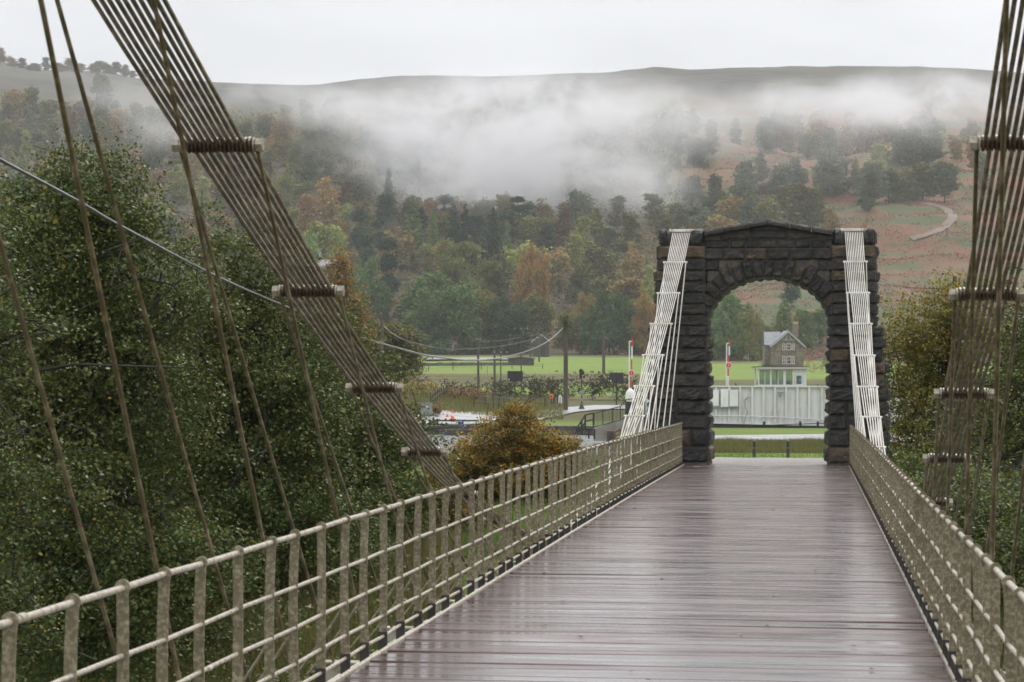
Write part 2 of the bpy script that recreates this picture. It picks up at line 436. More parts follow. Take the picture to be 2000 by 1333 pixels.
def ground_mat():
    m, t, b, o = newmat('ground_cover')
    at = N(t, 'ShaderNodeAttribute', attribute_name='zone')
    sp = N(t, 'ShaderNodeSeparateColor'); t.links.new(at.outputs['Color'], sp.inputs[0])
    g = N(t, 'ShaderNodeNewGeometry'); P = g.outputs['Position']
    nA = noise(t, .012, 8, .62, vec=P); nB = noise(t, .09, 8, .7, vec=P); nC = noise(t, 1.3, 6, .7, vec=P); nD = noise(t, .035, 6, .6, vec=P, sc3=(1, 1, 3))
    field = mixc(t, maprange(t, nB, .35, .7), (.145, .235, .036), (.225, .275, .060))
    field = mixc(t, maprange(t, nC, .4, .75, 0, .5), field, (.08, .15, .025))
    rough = mixc(t, maprange(t, nB, .40, .62), (.075, .105, .022), (.17, .125, .060))
    rough = mixc(t, maprange(t, nC, .42, .7, 0, .65), rough, (.045, .05, .022))
    brack = mixc(t, maprange(t, nB, .40, .58), (.225, .092, .050), (.150, .110, .058))
    brack = mixc(t, maprange(t, nD, .48, .56), brack, (.085, .112, .050))
    brack = mixc(t, maprange(t, nC, .42, .7, 0, .6), brack, (.055, .035, .025))
    moor = mixc(t, maprange(t, nA, .40, .60), (.028, .034, .026), (.066, .068, .046))
    moor = mixc(t, maprange(t, nD, .45, .62, 0, .7), moor, (.10, .070, .05))
    c = mixc(t, sp.outputs[0], rough, field)
    c = mixc(t, sp.outputs[1], c, brack)
    c = mixc(t, sp.outputs[2], c, moor)
    at2 = N(t, 'ShaderNodeAttribute', attribute_name='zone2'); c = mixc(t, at2.outputs['Fac'], c, mixc(t, maprange(t, nB, .38, .65), (.045, .045, .022), (.095, .065, .035)))
    t.links.new(c, b.inputs['Base Color']); b.inputs['Roughness'].default_value = .85; b.inputs['Specular IOR Level'].default_value = .2
    mm = N(t, 'ShaderNodeMath', operation='ADD'); t.links.new(nC, mm.inputs[0]); t.links.new(nB, mm.inputs[1])
    bump(t, b, mm.outputs[0], .9, .6)
    return m
M['ground'] = ground_mat()

# ------------------------------------------------------------------ ground
RX = [-600, 0, 60, 200, 270, 420, 620, 680, 780, 930, 1180, 1280, 1340, 1400, 1500, 1680, 1800, 1900, 2000, 2600]
RY = [60, 122, 136, 140, 156, 163, 165, 157, 150, 150, 140, 128, 133, 130, 127, 125, 128, 132, 140, 190]
TD = [0, 58, 66, 88, 96, 104.5, 107.5, 122, 150, 165, 200, 240, 300, 350, 400, 500, 600, 650, 750, 850, 950, 1100, 1300, 1600, 1900, 2400, 3200]
TZ = [-1.87, -1.87, -2.25, -3.15, -3.18, -3.15, -2.95, -2.83, -2.95, -2.9, -2.55, -2.35, -1.7, -.5, 1.1, 3.7, 6.2, 11, 28.7, 50, 71, 102, 140, 190, 234, 228, 150]
def hill_z(px, d):
    """ground height above the eye for d >= 56"""
    px = np.asarray(px, float); d = np.asarray(d, float)
    z = np.interp(d, TD, TZ)
    ridge = (YH - np.interp(px, RX, RY)) * 1900 / F
    k = np.clip((d - 800) / 1000, 0, 1)
    z = z * (1 + k * (ridge / 234.0 - 1))
    a = np.clip((d - 600) / 200, 0, 1)
    l = (px - 1000) / F * d
    z = z + a * ((fbm(l / 90, d / 90) - .5) * .024 * d + (fbm(l / 22 + 9, d / 22) - .5) * .008 * d) * np.interp(d, [1100, 1700], [1, .10])
    a2 = np.clip((d - 150) / 150, 0, 1) * (1 - a)
    z = z + a2 * (fbm(l / 30, d / 30) - .5) * 1.0
    # spoil bank beside the canal on the left
    bk = np.exp(-((d - 205) / 32.) ** 2) * np.clip((1000 - px) / 140, 0, 1)
    z = z + bk * 1.35
    z = z - np.clip((px - 1250) / 100, 0, 1) * np.interp(d, [290, 430, 520, 600, 700], [0, 1.1, 1.6, 1.2, 0])
    # canal cut
    cut = np.clip((1205 - px) / 8, 0, 1) * np.clip((px - 748) / 8, 0, 1) * np.clip((d - 101) / .8, 0, 1) * np.clip((149.8 - d) / .8, 0, 1)
    z = z - cut * 2.0
    return z
YN = [-60, 1, 5, 8, 11, 25, 27, 30, 36, 44, 48, 53, 60]
ZN = [-.3, -.3, -1.6, -3.4, -5.2, -5.2, -4.4, -3.2, -1.75, -.75, -.36, -.16, -.2]
def near_z(x, y):
    x = np.asarray(x, float); y = np.asarray(y, float)
    z = np.interp(y, YN, ZN)
    side = np.clip((np.abs(x + .9) - 6) / 20, 0, 1)
    amp = np.clip((np.abs(x + .9) - 2.5) / 3, 0, 1)
    return z + (fbm(x / 4, y / 4) - .5) * .5 * amp - side * .3
def G(px, d):
    x, y = XY(px, d)
    if d < 56: return Vector((x, y, float(near_z(x, y))))
    return Vector((x, y, EYE + float(hill_z(px, d))))

# far part : polar sheet
pxs = np.concatenate([np.arange(-5200, -700, 150), np.arange(-700, 2700, 14), np.arange(2700, 7200, 150)]).astype(float)
pxs = np.sort(np.concatenate([pxs, [747.9, 756.1, 1196.9, 1205.1]]))
ds = np.concatenate([np.arange(57, 118, 1.5), [118.4, 119.4, 120], np.arange(122, 149, 3), [149.0, 149.9, 151], np.arange(153, 300, 4), np.arange(300, 620, 6),
                     np.arange(620, 1300, 6), np.arange(1300, 1900, 14), [1900, 1930, 1980, 2060, 2200, 2400, 2700, 3200]])
PX, DD = np.meshgrid(pxs, ds)
ZZ = hill_z(PX, DD) + EYE
Lr = (PX - 1000) / F * DD
X = CA * Lr - SA * DD; Y = SA * Lr + CA * DD
# blend with the near height model at the inner rim
kb = np.clip((DD - 57) / 12, 0, 1); sidek = np.clip((np.abs(X + .9) - 4) / 10, 0, 1)
V = np.stack([X, Y, ZZ], -1).reshape(-1, 3)
nr, nc = PX.shape
idx = np.arange(nr * nc).reshape(nr, nc)
Q = np.stack([idx[:-1, :-1], idx[:-1, 1:], idx[1:, 1:], idx[1:, :-1]], -1).reshape(-1, 4)
def sm(a, b, x): t = np.clip((x - a) / (b - a), 0, 1); return t * t * (3 - 2 * t)
fn = fbm(Lr / 25, DD / 25)
fieldz = np.maximum.reduce([sm(282, 290, DD) * (1 - sm(335, 343, DD)), sm(392, 402, DD) * (1 - sm(545, 575, DD + 60 * (fn - .5))), 1 - sm(105, 107, DD)])
fieldz = np.maximum(fieldz, sm(119, 121, DD) * (1 - sm(160, 175, DD)) * .8)
brk = sm(585, 640, DD) * np.clip(.05 + sm(1250, 1400, PX) + (fbm(Lr / 60 + 4, DD / 60) - .5) * 1.2, 0, 1)
mo = sm(1230, 1480, DD + 220 * (fn - .5))
zone = np.stack([fieldz, brk, mo, np.ones_like(mo)], -1).reshape(-1, 4)
wd = sm(575, 610, DD) * (1 - sm(1180, 1330, PX + 160 * (fn - .5))) * (1 - sm(1150, 1400, DD))
wd = np.maximum(wd, sm(575, 600, DD) * (1 - sm(640, 690, DD)))
zone2 = np.stack([wd, wd, wd, np.ones_like(wd)], -1).reshape(-1, 4)
gh = np_mesh('hillside', V, Q, M['ground'], None, True, {'zone': zone, 'zone2': zone2}); tag(gh, kind='structure')
# near part
gx = np.concatenate([np.arange(-160, -30, 8.), np.arange(-30, 30, .8), np.arange(30, 161, 8.)])
gy = np.concatenate([np.arange(-140, -4, 8.), np.arange(-4, 64, .8)])
GX, GY = np.meshgrid(gx, gy)
GZ = near_z(GX, GY)
dd = -GX * SA + GY * CA
farz = EYE + hill_z(1000 + F * (GX * CA + GY * SA) / np.maximum(dd, 20), np.maximum(dd, 57.))
kk = sm(46, 57, dd); GZ = GZ * (1 - kk) + farz * kk - .03 * (dd > 57)
GZ = np.where((np.abs(GX + .9) < 2.6) & (GY > 49), np.minimum(GZ, -.22), GZ)
nr, nc = GX.shape; idx = np.arange(nr * nc).reshape(nr, nc)
Q = np.stack([idx[:-1, :-1], idx[:-1, 1:], idx[1:, 1:], idx[1:, :-1]], -1).reshape(-1, 4)
gz = np.clip(sm(40, 47, GY) * .95 + sm(27, 32, GY) * .35 * (fbm(GX / 5, GY / 5) > .45), 0, 1)
zone = np.stack([gz, 0 * gz, 0 * gz, 0 * gz + 1], -1).reshape(-1, 4)
gn = np_mesh('ground', np.stack([GX, GY, GZ], -1).reshape(-1, 3), Q, M['ground'], None, True, {'zone': zone}); tag(gn, kind='structure')
# river and canal
mb = MB(); mb.add([(-160, 6, -4.55), (160, 6, -4.55), (160, 29, -4.55), (-160, 29, -4.55)], [(0, 1, 2, 3)])
tag(mb.build('river', M['river']), kind='structure')
def sheet(name, pts, mat, dz=.02, n=1):
    mb = MB(); mb.add(pts, [tuple(range(len(pts)))]); return tag(mb.build(name, mat), kind='structure')
def canal_pts():
    z = EYE - 3.4; P = []
    for px, d in ((752, 101.2), (1201, 101.2), (1201, 149.7), (752, 149.7)):
        x, y = XY(px, d); P.append((x, y, z))
    return P
sheet('canal', canal_pts(), M['canal'])

def ribbon(name, pts, mat, dz=.05, cols=6):
    """pts: list of (pxL,dL,pxR,dR) stations; draped on the ground"""
    V = []; Q = []
    fine = []
    for a, b in zip(pts[:-1], pts[1:]):
        for k in range(8): fine.append([a[i] + (b[i] - a[i]) * k / 8 for i in range(4)])
    fine.append(pts[-1])
    for st in fine:
        for c in range(cols + 1):
            t = c / cols
            p = G(st[0] + (st[2] - st[0]) * t, st[1] + (st[3] - st[1]) * t); V.append((p.x, p.y, p.z + dz))
    w_ = cols + 1
    for i in range(len(fine) - 1):
        for c in range(cols): Q.append((i * w_ + c, i * w_ + c + 1, (i + 1) * w_ + c + 1, (i + 1) * w_ + c))
    return tag(np_mesh(name, V, Q, mat, None, True), kind='structure')
# canal-side road seen through the arch, running on to the left
ribbon('road', [(1209, 108, 1209, 118), (1383, 108.6, 1383, 121.5), (1617, 111.5, 1617, 126), (1900, 115, 1900, 131), (2600, 122, 2600, 140)], M['road'], .05)
# tarmac apron by the lock and the towpath rising from it
ribbon('tarmac', [(790, 151.5, 790, 172), (820, 151.5, 820, 173), (900, 151.5, 900, 175), (1000, 155, 1000, 186), (1060, 170, 1040, 198), (1120, 192, 1100, 215), (1180, 204, 1165, 226), (1260, 208, 1260, 226), (1400, 206, 1400, 222)], M['road'], .09)
# moorland track on the right-hand hill
def track(pts, w0):
    V = []; Q = []
    P = []
    for a, b in zip(pts[:-1], pts[1:]):
        for k in range(10): P.append((a[0] + (b[0] - a[0]) * k / 10, a[1] + (b[1] - a[1]) * k / 10))
    P.append(pts[-1])
    G3 = [G(*p) for p in P]
    for i, p in enumerate(G3):
        t = (G3[min(i + 1, len(G3) - 1)] - G3[max(i - 1, 0)]); t.z = 0; t.normalize(); s = Vector((t.y, -t.x, 0))
        for k in (-1, -.33, .33, 1):
            q = p + s * w0 * k; l = q.x * CA + q.y * SA; d = -q.x * SA + q.y * CA
            V.append((q.x, q.y, EYE + float(hill_z(1000 + F * l / d, d)) + .35))
    for i in range(len(G3) - 1):
        for c in range(3): Q.append((i * 4 + c, i * 4 + c + 1, (i + 1) * 4 + c + 1, (i + 1) * 4 + c))
    return V, Q
def d_at(px, py, lo=600, hi=1880):
    dd = np.arange(lo, hi, 2.); z = hill_z(np.full_like(dd, px), dd); yy = YH - z * F / dd
    i = np.argmax(yy <= py); return float(dd[i])
tr = [(1780, 470), (1806, 462), (1830, 452), (1848, 440), (1860, 429), (1861, 418), (1852, 410), (1840, 404), (1822, 400), (1800, 398)]
V, Q = track([(x, d_at(x, y)) for x, y in tr], 1.7)
tag(np_mesh('hill_track', V, Q, M['track'], None, True), kind='structure')
V, Q = track([(x, d_at(x, y)) for x, y in [(1645, 368), (1668, 378), (1690, 372), (1720, 366)]], 2.0)
tag(np_mesh('hill_path', V, Q, M['track'], None, True), kind='structure')
# gravel approach behind the far arch
V = []; Q = []
for i, (y, xl, xr, z) in enumerate([(50.9, -2.45, .62, -.115), (52.6, -2.5, .66, -.13), (54, -2.6, .8, -.135), (56, -2.9, 1.2, -.145), (57.6, -2.7, .9, -.155), (60, -2.4, .5, -.24), (66, -2.2, .3, -.52)]):
    for k in range(7): V.append((xl + (xr - xl) * k / 6, y, z + .02 + .01 * math.sin(k * 3 + i)))
for i in range(6):
    for c in range(6): Q.append((i * 7 + c, i * 7 + c + 1, (i + 1) * 7 + c + 1, (i + 1) * 7 + c))
tag(np_mesh('path', V, Q, M['gravel'], None, True), kind='structure')
V = []; Q = []
for i, (y, z) in enumerate([(-30, -.1), (-5, -.06), (3.0, -.035)]):
    for k in range(7): V.append((-3.2 + 4.4 * k / 6, y, z))
for i in range(2):
    for c in range(6): Q.append((i * 7 + c, i * 7 + c + 1, (i + 1) * 7 + c + 1, (i + 1) * 7 + c))
tag(np_mesh('approach_path', V, Q, M['gravel'], None, True), kind='structure')
# ================================================================== BRIDGE
def dz(y): return .00133 * y - 6e-5 * y * y
DL, DR = -2.617, .796
YE = 51.0
# ---- deck
deck = thing('bridge_deck', (-.9, 27, 0), 'wet dark timber plank roadway of the suspension bridge running to the arch', 'bridge deck')
deck['kind'] = 'structure'
mb = MB(); y = 3.0; rr = random.Random(5)
while y < YE:
    wd = .205 + rr.uniform(-.008, .008); yc = y + wd / 2
    tilt = R(rr.gauss(0, .42)); rx = R(rr.gauss(0, .12)); dzz = rr.gauss(0, .0022)
    rot = Matrix.Rotation(tilt, 3, 'X') @ Matrix.Rotation(rx, 3, 'Y')
    mb.box(((DL + DR) / 2, yc, dz(yc) - .03 + dzz), (DR - DL, wd - .009, .06), rot, bev=.006)
    y += wd
mb.build('planking', M['deck'], deck)
for u in (DL - .012, DR + .012):
    mb = MB()
    pts = [(u, yy, dz(yy) + .008) for yy in np.arange(3, YE + .1, 1.5)] + [(u, YE, dz(YE) + .008)]
    for a, b in zip(pts[:-1], pts[1:]):
        mb.prism([(a[0] - .008, a[1], a[2] - .05), (a[0] + .008, a[1], a[2] - .05), (a[0] + .008, a[1], a[2] + .004), (a[0] - .008, a[1], a[2] + .012)], (0, b[1] - a[1], b[2] - a[2]))
    mb.build('edge_strip', M['rail_rod'], deck)
for u0, u1 in ((DL - .145, DL - .022), (DR + .022, DR + .145)):
    mb = MB()
    for k in range(24):
        a = 3 + k * 2.0; b = a + 2.0
        mb.prism([(u0, a, dz(a) - .075), (u1, a, dz(a) - .075), (u1, a, dz(a) - .05), (u0, a, dz(a) - .05)], (0, b - a, dz(b) - dz(a)))
        for q in range(5):
            mb.lathe(((u0 + u1) / 2 + rr.uniform(-.02, .02), a + .2 + q * .4, dz(a) - .05), [(.018, 0), (.018, .012), (.008, .018)], 6)
    mb.build('edge_flange', M['flange'], deck)
# chain geometry
LK = 2.1482; SK = 52.0; S0 = SK - 22 * LK
JZ = [3.263, 2.465, 1.751, 1.094, .481, -.069, -.547, -.968, -1.301, -1.545, -1.69, -1.745]
def joint(side, j):
    """centre and half width of joint j (0..22)"""
    q = min(j, 22 - j)
    u = (-2.7515 - .0116 * q) if side < 0 else (.9059 + .0116 * q)
    s = S0 + j * LK
    if j == 0: s = 3.45
    z = JZ[q] + EYE + (-.041 if j > 11 else (-.02 if j == 11 else 0)) + (.012 if side < 0 else -.012) * (1 if j < 11 else 0)
    wd = .4945 - .0321 * q
    return Vector((u, s, z)), max(wd, .13) / 2
# beams
mb_l = []
beam_s = [S0 + (j + 1.8) * LK for j in range(1, 9)] + [SK - (j + 1.8) * LK for j in range(1, 9)]
for s in sorted(set(round(q, 3) for q in beam_s)):
    mb = MB(); mb.box(((DL + DR) / 2, s, dz(s) - .16), (DR - DL + .86, .09, .12), bev=.01)
    mb.box(((DL + DR) / 2, s, dz(s) - .095), (DR - DL + .86, .14, .012))
    mb.build('cross_beam', M['beam'], deck)
mb = MB()
for u in (DL + .3, (DL + DR) / 2, DR - .3): mb.box((u, 27, -.135), (.14, 47, .10))
mb.build('stringer', M['beam'], deck)

# ---- chains
def rod(mb, a, b, r=.0135, n=8, k=1, wob=0):
    pts = [a + (b - a) * (i / k) for i in range(k + 1)]
    mb.tube(pts, r, n)
def make_chain(side):
    lab = ('iron rod chain left of the deck, falling from the frame top towards the arch' if side < 0 else
           'iron rod chain right of the deck, crossing the right edge of the frame')
    root = thing('suspension_chain', (joint(side, 11)[0].x, 27, .1), lab, 'bridge chain', 'rod chains of the suspension bridge')
    rs = random.Random(11 + side)
    rest = MB()
    for j in range(22):
        q = min(j, 21 - j); n = (12 if j < 11 else 11) - q
        if q > 8: n = 3
        (a, wa), (b, wb) = joint(side, j), joint(side, j + 1)
        far = j >= 11
        mat = M['rod_lit'] if far else M['rod_grimy_shaded']
        show = (2 <= j <= 9) or (j >= 18)
        for i in range(n):
            t = -1 + 2 * (i + .5) / n
            # alternate links interleave on the pins
            off = .012 if j % 2 else -.012
            pa = a + Vector((t * (wa - .045) + off, 0, 0)); pb = b + Vector((t * (wb - .045) + off, 0, 0))
            r = .0085 if far else .0106
            if show:
                mb = MB(); mid = (pa + pb) / 2 + Vector((0, 0, -.004 - rs.uniform(0, .006)))
                mb.tube([pa, mid, pb], r, 8)
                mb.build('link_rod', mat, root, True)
            else: rest.tube([pa, pb], r, 6)
    tag(rest.build('link_rods', M['rod_lit'], root, True), kind='stuff')
    for j in range(0, 23):
        c, hw = joint(side, j); far = j > 11
        pinm = M['rod_lit'] if far else M['crosshead']
        mb = MB()
        mb.lathe((c.x, c.y, c.z), [(.019, -hw), (.019, hw)], 12, 'X')
        n = max(3, 12 - min(j, 22 - j)) * 2 - 1
        er = .018 if far else .037
        for i in range(n):
            x = -hw + .04 + (2 * hw - .08) * i / max(n - 1, 1); r = er * rs.uniform(.93, 1.06)
            mb.lathe((c.x + x, c.y + rs.uniform(-.002, .002), c.z + rs.uniform(-.002, .002)), [(r * .8, -.0085), (r, -.005), (r, .005), (r * .8, .0085)], 14, 'X')
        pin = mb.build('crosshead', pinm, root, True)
        for sg in (-1, 1):
            mb = MB(); hh = .022 if far else .034
            mb.lathe((c.x + sg * (hw + .002), c.y, c.z), [(hh * .9, -.018), (hh, -.014), (hh, .014), (hh * .85, .018)], 6, 'X')
            mb.lathe((c.x + sg * (hw - .022), c.y, c.z), [(hh * 1.05, -.004), (hh * 1.05, .004)], 14, 'X')
            mb.build('end_nut', M['nut'] if far else M['nut_near'], pin)
    # hangers
    sgn = side
    for j in range(1, 22):
        if j == 11: continue
        near = j < 11
        c, hw = joint(side, j)
        q = min(j, 22 - j)
        run = (1.8 if q < 9 else (1.2 if q == 9 else .5)) * LK
        for e in (-1, 1):
            inner = (e != side)
            top = c + Vector((e * (hw - .012), 0, 0))
            ub = (DL - .14 if inner else DL - .37) if side < 0 else (DR + .13 if inner else DR + .36)
            sb = c.y + (run if near else -run)
            bot = Vector((ub, sb, dz(sb) - .09))
            mb = MB()
            mid = (top + bot) / 2 + Vector((0, .0, -.012))
            mb.tube([top, (top * .7 + bot * .3) + Vector((0, 0, -.008)), mid, bot], .0104, 8)
            mb.build('hanger', M['rod_grimy_shaded'] if near else M['rod_lit'], root, True)
    return root
chL = make_chain(-1); chR = make_chain(1)

# ---- railings
HR = [.0, .27, .48, .67, .80]
def make_railing(side):
    lab = ('cream iron railing of flat bars and round rods along the left edge of the deck' if side < 0 else
           'cream railing of flat bars along the right edge of the deck, seen nearly end on')
    root = thing('railing', (DL - .054 if side < 0 else DR + .041, 27, 0), lab, 'railing', 'railings along the plank deck')
    H = .875 if side < 0 else .834
    u = DL - .054 if side < 0 else DR + .041
    rs = random.Random(21 + side)
    posts = []; y = 4.6; i = 0
    while y < YE - .25:
        posts.append(y + rs.uniform(-.05, .05) * (1.6 if y > 20 else 1)); y += .655; i += 1
    ys = [4.3] + posts + [YE]
    for k, h in enumerate(HR):
        mb = MB(); pts = []; 
        for yy in ys:
            pts.append((u + rs.uniform(-.003, .003), yy, dz(yy) + H - h * H / .875 + rs.uniform(-.0045, .0045)))
        mb.tube(pts, .0140 if k == 0 else .0105, 10)
        for yy in np.arange(8.0 + k * 1.3, YE, 7.3):    # sleeves
            mb.tube([(u, yy - .03, dz(yy) + H - h * H / .875), (u, yy + .03, dz(yy) + H - h * H / .875)], .0165 if k == 0 else .0130, 10)
        mb.build('rail_rod', M['rail_rod'], root, True)
    for i, yy in enumerate(posts):
        z0 = dz(yy); t = .0065; sway = rs.uniform(-.006, .006); curved = i % 3 != 1
        mb = MB()
        # flat bar : outline in the x-z plane, extruded along y ; round eye at the head
        prof = [(0, .026), (.10, .025), (.25, .024), (.5, .023), (.8, .023), (.97, .023)]
        L_, Rr = [], []
        for f, hw in prof:
            zz = z0 + .10 + (H - .10) * f
            bow = (math.sin(f * math.pi) * .010 * side if curved else math.sin(f * math.pi) * -.004 * side)
            L_.append((u - hw + bow, yy, zz)); Rr.append((u + hw + bow, yy, zz))
        hc = z0 + H
        arc = [(u + .030 * math.cos(a), yy, hc + .032 * math.sin(a)) for a in [math.pi * q / 10 for q in range(11)]]
        poly = L_ + arc[::-1] + Rr[::-1]
        tl = R(rs.uniform(-2.5, 2.5))
        poly = [(p[0], p[1] - t + (p[2] - z0) * math.tan(tl) * .25, p[2]) for p in poly]
        mb.prism(poly, (0, 2 * t, 0))
        bz = z0 + H - .34
        for sy in (-1, 1): mb.lathe((u, yy + sy * .011, bz), [(.013, -.006), (.013, .004), (.007, .007)], 8, 'Y')
        p = mb.build('post', M['rail_bar'], root)
        mb = MB(); mb.box((u, yy, z0 + .01), (.058, .017, .185), bev=.002); mb.build('post_foot', M['dark_foot'], p)  # dark block round the lower end of the post
        if curved:
            mb = MB(); pts = []
            for q in range(11):
                f = q / 10
                pts.append((u + side * (.012 + .34 * (f ** 1.9)), yy + .004, z0 + H * .47 * (1 - f) ** 1.0 + .09 * math.sin(f * math.pi) * .9 - .10 * f))
            mb.tube(pts, .0085, 6); mb.build('curved_stay', M['rail_bar'], p, True)
    return root
make_railing(-1); make_railing(1)

# fallen leaves on the planks
rl = np.random.default_rng(5); nl_ = 70
P = np.stack([rl.uniform(DL + .1, DR - .1, nl_), rl.uniform(8, 48, nl_) ** 1.0, np.zeros(nl_)], -1); Vl = []; Ql = []
for i, p in enumerate(P):
    a = rl.uniform(0, 6.28); s = rl.uniform(.018, .04); z = dz(p[1]) + .009
    for q, (r_1, lift) in enumerate(((1, .0), (.55, .006), (1, .002), (.5, .008))):
        Vl.append((p[0] + math.cos(a + q * 1.57) * s * r_1, p[1] + math.sin(a + q * 1.57) * s * r_1, z + lift))
    Ql.append((4 * i, 4 * i + 1, 4 * i + 2, 4 * i + 3))
tag(np_mesh('fallen_leaves', Vl, Ql, pmat('wet_fallen_leaf', [(.05, .025, .012), (.16, .08, .02)], 1.5, .35)), 'scattered small wet leaves lying on the plank deck', 'fallen leaves', kind='stuff')
# ---- stone towers
YF = 51.25; TH = 1.5
def rock(mb, O, U, V, Nn, bulge, seed, nu=9, nv=6, O1=None, U1=None):
    O, U, V, Nn = map(Vector, (O, U, V, Nn)); vs = []; fs = []
    O1 = O + V if O1 is None else Vector(O1); U1 = U if U1 is None else Vector(U1)
    r = random.Random(seed); ph = [r.uniform(0, 20) for _ in range(4)]
    lu, lv = U.length, V.length
    for a in range(nu + 1):
        for b in range(nv + 1):
            u, v = a / nu, b / nv; cu, cv = 2 * u - 1, 2 * v - 1
            prof = (1 - abs(cu) ** 8) * (1 - abs(cv) ** 8)
            nn = vnoise(ph[0] + u * lu * 9, ph[1] + v * lv * 9) * .6 + vnoise(ph[2] + u * lu * 22, ph[3] + v * lv * 22) * .4
            h = bulge * prof * (.15 + 1.6 * float(nn))
            ju = (r.uniform(-.012, .012) if 0 < a < nu else 0) + (.010 if a == 0 else (-.010 if a == nu else 0)) / 1
            jv = (r.uniform(-.010, .010) if 0 < b < nv else 0) + (.009 if b == 0 else (-.009 if b == nv else 0))
            p = (O + U * u) * (1 - v) + (O1 + U1 * u) * v + U.normalized() * ju + V.normalized() * jv + Nn * (h + (.004 if prof <= 0 else .012))
            vs.append(p)
    k = nv + 1
    for a in range(nu):
        for b in range(nv): fs.append((a * k + b, (a + 1) * k + b, (a + 1) * k + b + 1, a * k + b + 1))
    # returns to the wall
    back = -.06
    n0 = len(vs); rim = [(a, 0) for a in range(nu + 1)] + [(nu, b) for b in range(1, nv + 1)] + [(a, nv) for a in range(nu - 1, -1, -1)] + [(0, b) for b in range(nv - 1, 0, -1)]
    for a, b in rim: vs.append(Vector(vs[a * k + b]) + Nn * back)
    m = len(rim)
    for i in range(m):
        a, b = rim[i]; c, d = rim[(i + 1) % m]
        fs.append((a * k + b, n0 + i, n0 + (i + 1) % m, c * k + d))
    mb.add(vs, fs)

